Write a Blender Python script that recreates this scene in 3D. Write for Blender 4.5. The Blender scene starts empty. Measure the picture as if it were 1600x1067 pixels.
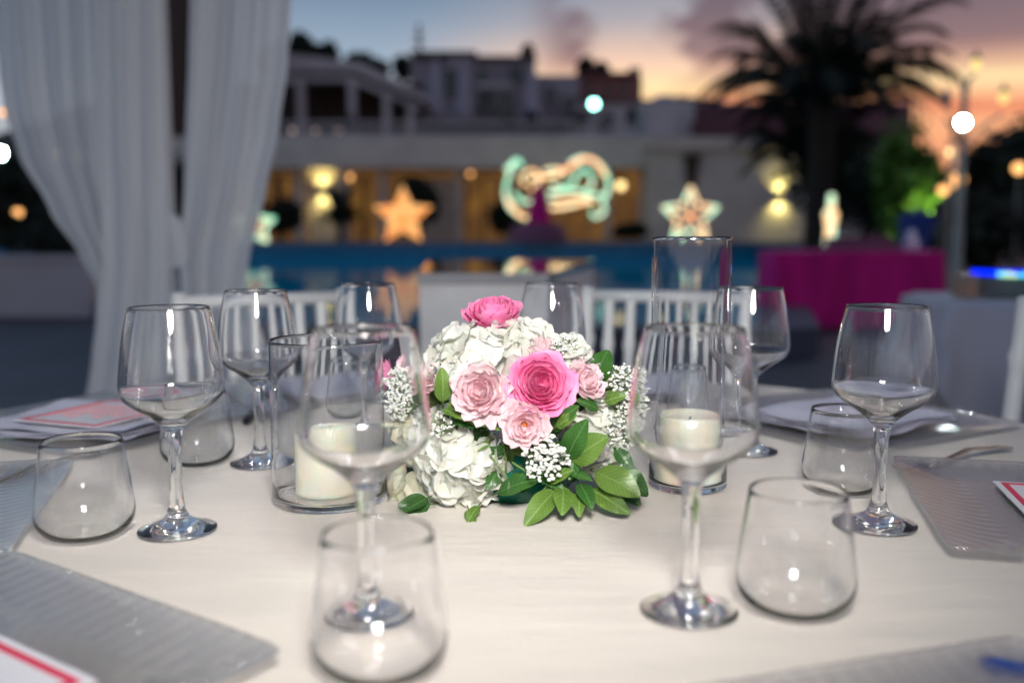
import bpy, math, random
from math import sin, cos, pi, radians as R, sqrt, exp, atan2
from mathutils import Vector, Matrix, noise
random.seed(7)
S = bpy.context.scene
col = S.collection
# ------------------------------------------------------------------ camera
F, YH, EYE, ZT = 1500.0, 367.0, 1.013, 0.75
PITCH = math.atan((533.5-YH)/F)
cam = bpy.data.cameras.new('camera'); cam.lens = F/1600*36; cam.sensor_width = 36
cam.clip_start = 0.05; cam.clip_end = 2000
cam.dof.use_dof = True; cam.dof.focus_distance = 0.93; cam.dof.aperture_fstop = 2.5
cam.dof.aperture_blades = 0
co = bpy.data.objects.new('camera', cam); col.objects.link(co)
co.location = (0, 0, EYE); co.rotation_euler = (pi/2-PITCH, 0, 0)
S.camera = co
S.view_settings.view_transform = 'Standard'; S.view_settings.look = 'None'
S.view_settings.exposure = 0.0; S.view_settings.gamma = 1
S.render.engine = 'CYCLES'
cy = S.cycles
cy.use_denoising = True
try: cy.denoiser = 'OPENIMAGEDENOISE'
except Exception: pass
cy.blur_glossy = .1; cy.max_bounces = 24; cy.transparent_max_bounces = 32; cy.transmission_bounces = 20
cy.glossy_bounces = 5; cy.diffuse_bounces = 3
cy.caustics_refractive = True; cy.caustics_reflective = False
cy.sample_clamp_indirect = 220.0; cy.sample_clamp_direct = 0.0
cy.use_light_tree = True

# ------------------------------------------------------------------ dusk sky
W = bpy.data.worlds.new('World'); S.world = W; W.use_nodes = True
nt = W.node_tree; nt.nodes.clear()
def N(t, **k):
    n = nt.nodes.new(t)
    for a, b in k.items():
        if a.startswith('i_'):
            n.inputs[int(a[2:])].default_value = b
        else: setattr(n, a, b)
    return n
def L(a, b): nt.links.new(a, b)
def ramp(src, pts, interp='EASE'):
    r = N('ShaderNodeValToRGB'); cr = r.color_ramp; cr.interpolation = interp
    while len(cr.elements) < len(pts): cr.elements.new(0.5)
    for e, (p, c) in zip(cr.elements, pts):
        e.position = p; e.color = (*c, 1) if isinstance(c, tuple) else (c, c, c, 1)
    if src is not None: L(src, r.inputs[0])
    return r.outputs[0]
def mixc(f, a, b):
    m = N('ShaderNodeMix', data_type='RGBA')
    if isinstance(f, float): m.inputs[0].default_value = f
    else: L(f, m.inputs[0])
    for s, x in ((6, a), (7, b)):
        if isinstance(x, tuple): m.inputs[s].default_value = (*x, 1)
        else: L(x, m.inputs[s])
    return m.outputs[2]
def math_(op, a, b=None):
    m = N('ShaderNodeMath', operation=op)
    for s, x in ((0, a), (1, b)):
        if x is None: continue
        if isinstance(x, (int, float)): m.inputs[s].default_value = x
        else: L(x, m.inputs[s])
    return m.outputs[0]
tc = N('ShaderNodeTexCoord'); sep = N('ShaderNodeSeparateXYZ'); L(tc.outputs['Generated'], sep.inputs[0])
elev = sep.outputs[2]
dot = N('ShaderNodeVectorMath', operation='DOT_PRODUCT'); L(tc.outputs['Generated'], dot.inputs[0])
az = 0.30; dot.inputs[1].default_value = (sin(az), cos(az), 0)
toward = ramp(dot.outputs['Value'], [(0.89, 0.0), (0.968, 1.0)])
e4 = math_('MULTIPLY', elev, 2.5)       # elevation .4 -> 1
cold = ramp(e4, [(0.0, (.36, .32, .33)), (0.30, (.36, .40, .45)), (0.42, (.27, .34, .42)), (0.60, (.125, .185, .27)), (1.0, (.11, .16, .25))], 'LINEAR')
warm = ramp(e4, [(0.0, (.70, .24, .10)), (0.315, (.74, .36, .19)), (0.36, (.85, .64, .34)), (0.42, (.72, .48, .35)), (0.52, (.34, .31, .33)), (0.64, (.17, .20, .27)), (1.0, (.11, .14, .22))], 'LINEAR')
base = mixc(toward, cold, warm)
mp = N('ShaderNodeMapping'); L(tc.outputs['Generated'], mp.inputs[0]); mp.inputs['Scale'].default_value = (1, .4, 1.9)
mp.inputs['Location'].default_value = (0.31, 0, 0.2)
nz = N('ShaderNodeTexNoise'); L(mp.outputs[0], nz.inputs['Vector']); nz.inputs['Scale'].default_value = 6.5
nz.inputs['Detail'].default_value = 6; nz.inputs['Roughness'].default_value = .55
east = math_('MULTIPLY', math_('SUBTRACT', sep.outputs[0], 0.12), 1.25)      # more cloud to the right
east = ramp(east, [(0.0, 0.0), (0.14, .06), (0.28, .5)])
cl = math_('ADD', nz.outputs[0], math_('MULTIPLY', east, 1.0))
low = ramp(e4, [(0.33, 0.0), (0.45, 1.0)])
cl = math_('MULTIPLY', ramp(cl, [(0.50, 0.0), (0.64, 1.0)]), low)
left_clear = ramp(sep.outputs[0], [(0.0, 0.0), (0.07, 1.0)])
cl = math_('MULTIPLY', cl, left_clear)
cloudcol = ramp(e4, [(0.33, (.50, .20, .13)), (0.45, (.20, .125, .135)), (0.62, (.10, .085, .115)), (1.0, (.09, .08, .12))], 'LINEAR')
skyc = mixc(math_('MULTIPLY', cl, .95), base, cloudcol)
streak = N('ShaderNodeMapping'); L(tc.outputs['Generated'], streak.inputs[0]); streak.inputs['Scale'].default_value = (3, 1, 22)
nz2 = N('ShaderNodeTexNoise'); L(streak.outputs[0], nz2.inputs['Vector']); nz2.inputs['Scale'].default_value = 2.2
nz2.inputs['Detail'].default_value = 4
sk = math_('MULTIPLY', ramp(nz2.outputs[0], [(0.48, 0.0), (0.62, 1.0)]), ramp(e4, [(0.30, 1.0), (0.42, 0.0)]))
sk = math_('MULTIPLY', sk, toward)
skyc = mixc(math_('MULTIPLY', sk, .8), skyc, (.62, .17, .09))
bg = N('ShaderNodeBackground'); L(skyc, bg.inputs[0]); bg.inputs[1].default_value = 1.38
wo = N('ShaderNodeOutputWorld'); L(bg.outputs[0], wo.inputs[0])

# ------------------------------------------------------------------ the photographer's flash
fl = bpy.data.lights.new('flash', 'SPOT'); fl.energy = 80; fl.color = (1, .965, .925)
fl.shadow_soft_size = .11; fl.spot_size = R(92); fl.spot_blend = 1.0
fo = bpy.data.objects.new('flash', fl); col.objects.link(fo); fo.location = (.04, .0, EYE+.31)
fo.rotation_euler = (Vector((-.12, 1.5, ZT+.15))-fo.location).to_track_quat('-Z', 'Y').to_euler()

# ------------------------------------------------------------------ helpers
def at(u, v, Y):
    s = -(v-533.5)/F
    r = Vector(((u-800)/F, cos(PITCH)+s*sin(PITCH), -sin(PITCH)+s*cos(PITCH)))
    p = r*(Y/r.y); return Vector((p.x, Y, EYE+p.z))
def ray(u, v):
    s = -(v-533.5)/F
    return Vector(((u-800)/F, cos(PITCH)+s*sin(PITCH), -sin(PITCH)+s*cos(PITCH))).normalized()
def props(o, label=None, cat=None, group=None, kind=None):
    if label: o['label'] = label
    if cat: o['category'] = cat
    if group: o['group'] = group
    if kind: o['kind'] = kind
    return o
def thing(name, label, cat, loc=(0, 0, 0), rz=0, group=None):
    o = bpy.data.objects.new(name, None); col.objects.link(o)
    o.location = loc; o.rotation_euler = (0, 0, rz); o.empty_display_size = .1
    return props(o, label, cat, group)
class MB:
    def __init__(s): s.v = []; s.f = []
    def add(s, v, f):
        n = len(s.v); s.v += [tuple(p) for p in v]; s.f += [tuple(i+n for i in q) for q in f]; return s
    def box(s, x0, x1, y0, y1, z0, z1):
        return s.add([(x0,y0,z0),(x1,y0,z0),(x1,y1,z0),(x0,y1,z0),(x0,y0,z1),(x1,y0,z1),(x1,y1,z1),(x0,y1,z1)],
                     [(0,3,2,1),(4,5,6,7),(0,1,5,4),(1,2,6,5),(2,3,7,6),(3,0,4,7)])
    def tube(s, pts, r, n=10, cap=True):
        pts = [Vector(p) for p in pts]; m = len(pts); vs = []; fs = []
        rr = r if isinstance(r, (list, tuple)) else [r]*m
        up = Vector((0, 0, 1))
        prev = None
        for i, p in enumerate(pts):
            d = (pts[min(i+1, m-1)]-pts[max(i-1, 0)]).normalized()
            if prev is None:
                a = d.orthogonal().normalized()
            else:
                a = (prev - d*prev.dot(d)).normalized()
            prev = a; b = d.cross(a)
            for k in range(n):
                t = 2*pi*k/n; vs.append(p+(a*cos(t)+b*sin(t))*rr[i])
        for i in range(m-1):
            for k in range(n):
                k2 = (k+1) % n; fs.append((i*n+k, i*n+k2, (i+1)*n+k2, (i+1)*n+k))
        if cap: fs += [tuple(range(n))[::-1], tuple((m-1)*n+k for k in range(n))]
        return s.add(vs, fs)
    def lathe(s, prof, n=48, close=False, c=(0, 0, 0)):
        vs = []; fs = []; m = len(prof)
        for r, z in prof:
            for k in range(n):
                t = 2*pi*k/n; vs.append((c[0]+max(r, 1e-5)*cos(t), c[1]+max(r, 1e-5)*sin(t), c[2]+z))
        for i in range(m if close else m-1):
            j = (i+1) % m
            for k in range(n):
                k2 = (k+1) % n; fs.append((i*n+k, i*n+k2, j*n+k2, j*n+k))
        return s.add(vs, fs)
    def mesh(s, name, smooth=True):
        m = bpy.data.meshes.new(name); m.from_pydata(s.v, [], s.f); m.update()
        if smooth: m.polygons.foreach_set('use_smooth', [True]*len(m.polygons))
        return m
    def build(s, name, mat, parent=None, smooth=False, loc=(0, 0, 0), rot=None, kind=None, label=None):
        return obj(name, s.mesh(name, smooth), mat, parent, loc, rot, kind, label)
def obj(name, me, mat, parent=None, loc=(0, 0, 0), rot=None, kind=None, label=None):
    if mat is not None and not me.materials: me.materials.append(mat)
    o = bpy.data.objects.new(name, me); col.objects.link(o); o.location = loc
    if rot is not None:
        if isinstance(rot, Matrix): o.rotation_euler = rot.to_euler()
        else: o.rotation_euler = rot
    o.parent = parent
    if kind: o['kind'] = kind
    if label: o['label'] = label
    return o
def copy_tree(o, parent=None):
    c = o.copy(); col.objects.link(c); c.parent = parent
    for ch in o.children: copy_tree(ch, c)
    return c
def place(proto, first, loc, rz, label):
    o = proto if first else copy_tree(proto)
    o.location = loc; o.rotation_euler = (0, 0, rz); o['label'] = label
    return o

# ------------------------------------------------------------------ materials
def newmat(name):
    m = bpy.data.materials.new(name); m.use_nodes = True; m.node_tree.nodes.clear(); return m
class NT:
    def __init__(s, m): s.t = m.node_tree; s.out = s.n('ShaderNodeOutputMaterial')
    def n(s, t, **k):
        x = s.t.nodes.new(t)
        for a, b in k.items(): setattr(x, a, b)
        return x
    def l(s, a, b): s.t.links.new(a, b)
def pbr(name, c, rough=.6, metal=0, var=.12, scale=8, bump=0, bscale=60, sss=0, spec=.5, trans_l=0, c2=None, coat=0, stretch=None):
    m = newmat(name); t = NT(m); p = t.n('ShaderNodeBsdfPrincipled')
    tcn = t.n('ShaderNodeTexCoord'); src = tcn.outputs['Object']
    if stretch:
        mp_ = t.n('ShaderNodeMapping'); mp_.inputs['Scale'].default_value = stretch; t.l(src, mp_.inputs[0]); src = mp_.outputs[0]
    nz_ = t.n('ShaderNodeTexNoise'); nz_.inputs['Scale'].default_value = scale; nz_.inputs['Detail'].default_value = 5
    t.l(src, nz_.inputs['Vector'])
    cr = t.n('ShaderNodeValToRGB'); cr.color_ramp.elements[0].position = .3; cr.color_ramp.elements[1].position = .7
    a = tuple(max(0, x*(1-var)) for x in c); b = c2 or tuple(min(1, x*(1+var)) for x in c)
    cr.color_ramp.elements[0].color = (*a, 1); cr.color_ramp.elements[1].color = (*b, 1)
    t.l(nz_.outputs[0], cr.inputs[0]); t.l(cr.outputs[0], p.inputs['Base Color'])
    p.inputs['Roughness'].default_value = rough; p.inputs['Metallic'].default_value = metal
    p.inputs['Specular IOR Level'].default_value = spec; p.inputs['Coat Weight'].default_value = coat
    if sss:
        p.inputs['Subsurface Weight'].default_value = sss; p.inputs['Subsurface Radius'].default_value = (1, .7, .5)
        p.inputs['Subsurface Scale'].default_value = .004
    if bump:
        n2 = t.n('ShaderNodeTexNoise'); n2.inputs['Scale'].default_value = bscale; n2.inputs['Detail'].default_value = 6
        t.l(src, n2.inputs['Vector'])
        bm = t.n('ShaderNodeBump'); bm.inputs['Strength'].default_value = bump; bm.inputs['Distance'].default_value = .01
        t.l(n2.outputs[0], bm.inputs['Height']); t.l(bm.outputs[0], p.inputs['Normal'])
    o = p.outputs[0]
    if trans_l:
        tr = t.n('ShaderNodeBsdfTranslucent'); t.l(cr.outputs[0], tr.inputs[0])
        mx = t.n('ShaderNodeMixShader'); mx.inputs[0].default_value = trans_l
        t.l(o, mx.inputs[1]); t.l(tr.outputs[0], mx.inputs[2]); o = mx.outputs[0]
    t.l(o, t.out.inputs[0]); return m
def emit(name, c, s, c2=None, scale=3, thr=.5):
    m = newmat(name); t = NT(m); e = t.n('ShaderNodeEmission'); e.inputs[0].default_value = (*c, 1); e.inputs[1].default_value = s
    if c2:
        tcn = t.n('ShaderNodeTexCoord'); nz_ = t.n('ShaderNodeTexNoise'); nz_.inputs['Scale'].default_value = scale
        t.l(tcn.outputs['Object'], nz_.inputs['Vector'])
        cr = t.n('ShaderNodeValToRGB'); cr.color_ramp.elements[0].position = thr-.06; cr.color_ramp.elements[1].position = thr+.06
        cr.color_ramp.elements[0].color = (*c, 1); cr.color_ramp.elements[1].color = (*c2, 1)
        t.l(nz_.outputs[0], cr.inputs[0]); t.l(cr.outputs[0], e.inputs[0])
    t.l(e.outputs[0], t.out.inputs[0]); return m
def glass_mat(name):
    m = newmat(name); t = NT(m)
    g = t.n('ShaderNodeBsdfGlass'); g.inputs['IOR'].default_value = 1.5; g.inputs['Roughness'].default_value = 0.0
    g.inputs[0].default_value = (1, 1, 1, 1)
    t.l(g.outputs[0], t.out.inputs[0]); return m

M = {}
M['wall_glass'] = glass_mat('clear_glass_wall')
M['solid_glass'] = glass_mat('clear_glass_solid')
def cloth_mat(name, c, weave=900, fold=.3):
    m = newmat(name); t = NT(m); p = t.n('ShaderNodeBsdfPrincipled'); tcn = t.n('ShaderNodeTexCoord')
    p.inputs['Roughness'].default_value = .8; p.inputs['Sheen Weight'].default_value = .25; p.inputs['Specular IOR Level'].default_value = .3
    nz_ = t.n('ShaderNodeTexNoise'); nz_.inputs['Scale'].default_value = 5; nz_.inputs['Detail'].default_value = 6
    mp_ = t.n('ShaderNodeMapping'); mp_.inputs['Scale'].default_value = (1, 3.2, 1); mp_.inputs['Rotation'].default_value = (0, 0, .22)
    t.l(tcn.outputs['Object'], mp_.inputs[0]); t.l(mp_.outputs[0], nz_.inputs[0])
    cr = t.n('ShaderNodeValToRGB'); cr.color_ramp.elements[0].position = .3; cr.color_ramp.elements[1].position = .7
    cr.color_ramp.elements[0].color = (*[x*.93 for x in c], 1); cr.color_ramp.elements[1].color = (*c, 1)
    t.l(nz_.outputs[0], cr.inputs[0]); t.l(cr.outputs[0], p.inputs['Base Color'])
    nf = t.n('ShaderNodeTexNoise'); nf.inputs['Scale'].default_value = 9; nf.inputs['Detail'].default_value = 4
    t.l(mp_.outputs[0], nf.inputs[0])
    b1 = t.n('ShaderNodeBump'); b1.inputs['Strength'].default_value = fold; b1.inputs['Distance'].default_value = .012; t.l(nf.outputs[0], b1.inputs['Height'])
    wv = t.n('ShaderNodeTexWave'); wv.bands_direction = 'X'; wv.inputs['Scale'].default_value = weave/6.28; t.l(tcn.outputs['Object'], wv.inputs[0])
    w2 = t.n('ShaderNodeTexWave'); w2.bands_direction = 'Y'; w2.inputs['Scale'].default_value = weave/6.28; t.l(tcn.outputs['Object'], w2.inputs[0])
    ad = t.n('ShaderNodeMath', operation='ADD'); t.l(wv.outputs[1], ad.inputs[0]); t.l(w2.outputs[1], ad.inputs[1])
    b2 = t.n('ShaderNodeBump'); b2.inputs['Strength'].default_value = .05; b2.inputs['Distance'].default_value = .0006
    t.l(ad.outputs[0], b2.inputs['Height']); t.l(b1.outputs[0], b2.inputs['Normal']); t.l(b2.outputs[0], p.inputs['Normal'])
    t.l(p.outputs[0], t.out.inputs[0]); return m
M['cloth'] = cloth_mat('ivory_tablecloth', (.66, .605, .53), fold=.3)
M['napkin'] = pbr('white_napkin', (.66, .66, .76), .8, bump=.2, bscale=40)
M['bluecloth'] = cloth_mat('grey_white_cloth', (.50, .50, .58), fold=.3)
M['chair'] = pbr('white_lacquered_wood', (.72, .74, .74), .4, var=.04)
M['cushion'] = pbr('white_cushion', (.62, .62, .66), .8)
def sheer(name):
    m = newmat(name); t = NT(m); tcn = t.n('ShaderNodeTexCoord')
    d = t.n('ShaderNodeBsdfDiffuse'); d.inputs[0].default_value = (.88, .90, .92, 1)
    tl = t.n('ShaderNodeBsdfTranslucent'); tl.inputs[0].default_value = (.72, .75, .80, 1)
    tp = t.n('ShaderNodeBsdfTransparent')
    a = t.n('ShaderNodeMixShader'); a.inputs[0].default_value = .3; t.l(d.outputs[0], a.inputs[1]); t.l(tl.outputs[0], a.inputs[2])
    lw = t.n('ShaderNodeLayerWeight'); lw.inputs[0].default_value = .3
    mr = t.n('ShaderNodeMapRange'); mr.inputs[1].default_value = 0; mr.inputs[2].default_value = .8; mr.inputs[3].default_value = .07; mr.inputs[4].default_value = .02
    t.l(lw.outputs['Facing'], mr.inputs[0])
    b = t.n('ShaderNodeMixShader'); t.l(mr.outputs[0], b.inputs[0]); t.l(a.outputs[0], b.inputs[1]); t.l(tp.outputs[0], b.inputs[2])
    t.l(b.outputs[0], t.out.inputs[0]); return m
M['sheer'] = sheer('sheer_white_voile')
M['ground'] = pbr('dark_paving', (.030, .033, .048), .55, var=.4, scale=1.2, bump=.2, bscale=12)
M['deck'] = pbr('pale_deck_stone', (.20, .18, .19), .6, var=.15, scale=2)
M['pooltile'] = pbr('blue_pool_tile', (.002, .17, .32), .35, var=.25, scale=2.5)
M['poolside'] = pbr('dark_pool_edge', (.05, .06, .09), .5, var=.2)
M['stone'] = pbr('white_stone', (.86, .86, .86), .6, var=.1)
M['white'] = pbr('grey_white_render', (.58, .52, .47), .7, var=.12, scale=.8)
M['cream'] = pbr('cream_render', (.62, .52, .46), .7, var=.12, scale=.8)
M['mauve'] = pbr('mauve_render', (.32, .28, .33), .8, var=.2, scale=.5)
M['mauve2'] = pbr('pale_mauve_render', (.50, .45, .47), .8, var=.2, scale=.5)
M['redwall'] = pbr('red_brown_render', (.30, .12, .11), .8, var=.2, scale=.5)
M['rooftile'] = pbr('dark_red_roof_tile', (.14, .035, .04), .7, var=.3, scale=4)
M['darkroof'] = pbr('dark_roof', (.12, .09, .11), .8, var=.2)
M['wood'] = pbr('dark_brown_wood', (.05, .025, .018), .7, var=.3, scale=2, stretch=(1, 1, .1))
M['darkwin'] = pbr('dark_window_glass', (.01, .012, .018), .1, var=.2)
M['hill'] = pbr('hill_scrub', (.018, .02, .014), .95, var=.5, scale=.4)
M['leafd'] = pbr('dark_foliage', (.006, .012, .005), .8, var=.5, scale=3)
M['leafg'] = pbr('garden_foliage', (.09, .20, .02), .5, var=.4, scale=3, trans_l=.25)
M['bark'] = pbr('palm_bark', (.03, .022, .016), .9, var=.4, scale=6, bump=.6, bscale=20)
M['metal'] = pbr('grey_painted_metal', (.16, .17, .17), .4, metal=.2, var=.1)
M['steel'] = pbr('polished_cutlery', (.72, .60, .46), .2, metal=1, var=.05)
M['parasol'] = pbr('parasol_cloth', (.40, .38, .46), .8, var=.1)
M['magenta'] = pbr('magenta_satin', (.62, .01, .21), .6, var=.25, scale=2, stretch=(3, 3, .4), spec=.15)
M['magtop'] = pbr('magenta_cloth_top', (.75, .16, .38), .6, var=.1)
M['dusty'] = pbr('dusty_pink_cloth', (.20, .06, .12), .7)
M['wax'] = pbr('ivory_candle_wax', (.84, .82, .68), .5, var=.03, sss=.6)
M['wick'] = pbr('candle_wick', (.05, .04, .03), .9)
M['card'] = pbr('white_card', (.78, .77, .80), .6, var=.02)
M['ink'] = pbr('coral_red_ink', (.72, .03, .09), .6, var=.05)
M['inklight'] = pbr('faded_coral_ink', (.75, .25, .27), .6, var=.1)
M['hotpink'] = pbr('hot_pink_petal', (.95, .24, .50), .55, var=.05, scale=60, sss=.2, trans_l=.3, c2=(.98, .40, .63))
M['palepink'] = pbr('pale_pink_petal', (.95, .66, .71), .6, var=.04, scale=60, sss=.3, trans_l=.4, c2=(.98, .80, .83))
M['whitepetal'] = pbr('white_petal', (.87, .87, .76), .6, var=.03, scale=50, sss=.4, trans_l=.42, bump=.04, bscale=220, c2=(.90, .90, .86))
M['creampetal'] = pbr('cream_petal', (.84, .83, .65), .6, var=.04, scale=50, sss=.4, trans_l=.42, bump=.04, bscale=220, c2=(.87, .86, .72))
M['gyp'] = pbr('tiny_white_blossom', (.82, .83, .78), .7, var=.08, scale=200, trans_l=.15)
M['stem'] = pbr('green_stem', (.14, .22, .06), .6)
M['leaf1'] = pbr('fresh_green_leaf', (.085, .19, .025), .34, var=.25, scale=25, trans_l=.15, c2=(.17, .29, .06))
M['leaf2'] = pbr('deep_green_leaf', (.025, .10, .018), .28, var=.3, scale=25, trans_l=.12, c2=(.06, .19, .03))
M['pot'] = pbr('dark_green_pot', (.004, .12, .075), .22, var=.1)
M['stamen'] = pbr('orange_stamen', (.55, .16, .03), .7, scale=200)
M['bluething'] = pbr('blue_pen_plastic', (.01, .06, .30), .3)
M['black'] = pbr('black_handle', (.008, .008, .01), .3)
M['plate'] = pbr('stacked_plate', (.38, .40, .42), .25)
M['bluefabric'] = pbr('royal_blue_fabric', (.008, .03, .18), .8)
M['wickerbrown'] = pbr('brown_side', (.40, .24, .17), .5)
M['warmglass'] = emit('lamplit_glass_door', (.36, .17, .06), .32, (.62, .30, .07), 1.1, .55)
M['warmdim'] = emit('glowing_inner_wall', (.20, .095, .035), .5, (.33, .15, .04), .8)  # lamplight on the wall put into the material as emission
M['lampwhite'] = emit('cold_floodlight', (.35, 1.0, .85), 14)
M['lampbig'] = emit('bright_floodlight', (.85, .97, 1.0), 420)
M['lampleft'] = emit('greenish_floodlight', (.62, 1.0, .88), 260)
M['lampyel'] = emit('warm_lantern_glass', (1.0, .72, .30), 3.0)
M['lampsmall'] = emit('dim_lantern_glass', (1.0, .74, .26), 1.3)
M['lampora'] = emit('orange_bulb', (1.0, .48, .16), 2.6)
M['wallglow'] = emit('wall_light_lens', (1, .88, .30), 1.2)
M['staror'] = emit('orange_star_lights', (1.0, .33, .09), 1.15, (1.0, .50, .17), 1.8)
M['starbulb'] = emit('amber_bulb_string', (1.0, .42, .13), 2.4)
M['mixlights'] = emit('green_and_amber_light_rope', (.52, .95, .66), 1.8, (1.0, .60, .30), 1.6, .5)
M['greenrope'] = emit('green_light_rope', (.36, .95, .62), 1.5, (.75, 1.0, .70), 1.8)
M['orangerope'] = emit('amber_light_rope', (1.0, .40, .16), 2.2, (1.0, .80, .45), 1.5)
M['ledblue'] = emit('blue_led', (.0, .02, 1.0), 2.2)
M['ledcyan'] = emit('cyan_led', (.05, .75, 1.0), 1.6, (.75, 1.0, .35), 9)
def leaf_mat(name, a, b, vein):
    m = pbr(name, a, .34, var=.2, scale=25, trans_l=.15, c2=b); t = NT.__new__(NT); t.t = m.node_tree
    p = [n for n in t.t.nodes if n.type == 'BSDF_PRINCIPLED'][0]; crn = [n for n in t.t.nodes if n.type == 'VALTORGB'][0]
    tcn = [n for n in t.t.nodes if n.type == 'TEX_COORD'][0]
    sp = t.n('ShaderNodeSeparateXYZ'); t.l(tcn.outputs['Object'], sp.inputs[0])
    def mt(op, x, y=None):
        q = t.n('ShaderNodeMath', operation=op)
        for k, w_ in ((0, x), (1, y)):
            if w_ is None: continue
            if isinstance(w_, (int, float)): q.inputs[k].default_value = w_
            else: t.l(w_, q.inputs[k])
        return q.outputs[0]
    ab = mt('ABSOLUTE', sp.outputs[0])
    side = mt('SINE', mt('MULTIPLY', mt('SUBTRACT', sp.outputs[1], mt('MULTIPLY', ab, 1.1)), 1250.0))
    side = mt('MULTIPLY', mt('POWER', mt('MAXIMUM', side, 0.0), 6.0), .5)
    mid = mt('LESS_THAN', ab, .0006)
    f = mt('MAXIMUM', mid, side)
    mx = t.n('ShaderNodeMix', data_type='RGBA'); t.l(mt('MULTIPLY', f, .55), mx.inputs[0]); t.l(crn.outputs[0], mx.inputs[6]); mx.inputs[7].default_value = (*vein, 1)
    t.l(mx.outputs[2], p.inputs['Base Color'])
    bm = t.n('ShaderNodeBump'); bm.inputs['Strength'].default_value = .35; bm.inputs['Distance'].default_value = .0008
    t.l(f, bm.inputs['Height']); t.l(bm.outputs[0], p.inputs['Normal']); return m
M['leaf1'] = leaf_mat('fresh_green_leaf', (.075, .17, .02), (.16, .27, .05), (.26, .38, .12))
M['leaf2'] = leaf_mat('deep_green_leaf', (.022, .085, .014), (.05, .16, .025), (.12, .26, .07))
def water():
    m = newmat('pool_water'); t = NT(m); tcn = t.n('ShaderNodeTexCoord')
    d = t.n('ShaderNodeBsdfDiffuse'); d.inputs[0].default_value = (.0, .28, .44, 1)
    g = t.n('ShaderNodeBsdfGlossy'); g.inputs['Roughness'].default_value = .03; g.inputs[0].default_value = (.8, .9, 1, 1)
    nz_ = t.n('ShaderNodeTexNoise'); nz_.inputs['Scale'].default_value = 1.3; nz_.inputs['Detail'].default_value = 3
    mp_ = t.n('ShaderNodeMapping'); mp_.inputs['Scale'].default_value = (.6, 1.6, 1); t.l(tcn.outputs['Object'], mp_.inputs[0]); t.l(mp_.outputs[0], nz_.inputs[0])
    b = t.n('ShaderNodeBump'); b.inputs['Strength'].default_value = .5; b.inputs['Distance'].default_value = .005
    t.l(nz_.outputs[0], b.inputs['Height']); t.l(b.outputs[0], g.inputs['Normal'])
    fr = t.n('ShaderNodeFresnel'); fr.inputs[0].default_value = 1.33; 
    mr = t.n('ShaderNodeMapRange'); mr.inputs[1].default_value = 0; mr.inputs[2].default_value = 1; mr.inputs[3].default_value = 0; mr.inputs[4].default_value = .6
    t.l(fr.outputs[0], mr.inputs[0])
    x = t.n('ShaderNodeMixShader'); t.l(mr.outputs[0], x.inputs[0]); t.l(d.outputs[0], x.inputs[1]); t.l(g.outputs[0], x.inputs[2])
    t.l(x.outputs[0], t.out.inputs[0]); return m
M['water'] = water()
M['gloss'] = pbr('glossy_white_lacquer', (.47, .47, .50), .06, var=.03, coat=1, spec=.8)
def charger_mat():
    m = newmat('ribbed_clear_glass'); t = NT(m); tcn = t.n('ShaderNodeTexCoord')
    g = t.n('ShaderNodeBsdfGlass'); g.inputs['IOR'].default_value = 1.5; g.inputs['Roughness'].default_value = .10
    g.inputs[0].default_value = (.99, 1, 1, 1)
    p = t.n('ShaderNodeBsdfPrincipled'); p.inputs['Base Color'].default_value = (.75, .77, .80, 1); p.inputs['Metallic'].default_value = 1; p.inputs['Roughness'].default_value = .07
    nz_ = t.n('ShaderNodeTexNoise'); nz_.inputs['Scale'].default_value = 160; nz_.inputs['Detail'].default_value = 2
    t.l(tcn.outputs['Object'], nz_.inputs[0])
    b = t.n('ShaderNodeBump'); b.inputs['Strength'].default_value = .15; b.inputs['Distance'].default_value = .001
    t.l(nz_.outputs[0], b.inputs['Height']); t.l(b.outputs[0], g.inputs['Normal']); t.l(b.outputs[0], p.inputs['Normal'])
    x = t.n('ShaderNodeMixShader'); x.inputs[0].default_value = .18; t.l(g.outputs[0], x.inputs[1]); t.l(p.outputs[0], x.inputs[2])
    tr = t.n('ShaderNodeBsdfTransparent'); y = t.n('ShaderNodeMixShader'); y.inputs[0].default_value = .46
    t.l(x.outputs[0], y.inputs[1]); t.l(tr.outputs[0], y.inputs[2])
    t.l(y.outputs[0], t.out.inputs[0]); return m
M['charger'] = charger_mat()

# ================================================================== SETTING
def ground_sheet():
    b = MB(); n = 40
    xs = [-160+320*i/n for i in range(n+1)]; ys = [-20+260*i/n for i in range(n+1)]
    v = [(x, y, 0 if y < 46 else (y-46)*0.02) for y in ys for x in xs]
    f = [(j*(n+1)+i, j*(n+1)+i+1, (j+1)*(n+1)+i+1, (j+1)*(n+1)+i) for j in range(n) for i in range(n)]
    b.add(v, f); return b.build('ground', M['ground'], kind='structure')
ground_sheet()
PX0, PX1, PN, PF, ZW, ZD = -26, 9.6, 8.2, 36.0, .20, .74
def prism(fp, z0, z1):
    n = len(fp); return MB().add([(x, y, z0) for x, y in fp]+[(x, y, z1) for x, y in fp], [tuple(range(n))[::-1], tuple(range(n, 2*n))]+[(i, (i+1) % n, n+(i+1) % n, n+i) for i in range(n)])
PR = 2.1
props(prism([(PX0, 34), (-4.6, 12.8), (-3.0, PN), (PR, PN), (PX1, PF), (PX0, PF)], .05, ZW).build('pool_water', M['water']), kind='structure')
pb = prism([(-3.2, PN-.35), (PR+.1, PN-.35), (PR+.05, PN-.002), (-3.0, PN-.002)], 0, ZW+.05)
q_ = prism([(PR+.11, PN-.35), (PR+.45, PN-.30), (PX1+.36, PF-.01), (PX1+.004, PF-.01), (PR+.004, PN)], 0, ZW+.05)
pb.add(q_.v, q_.f)
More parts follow.
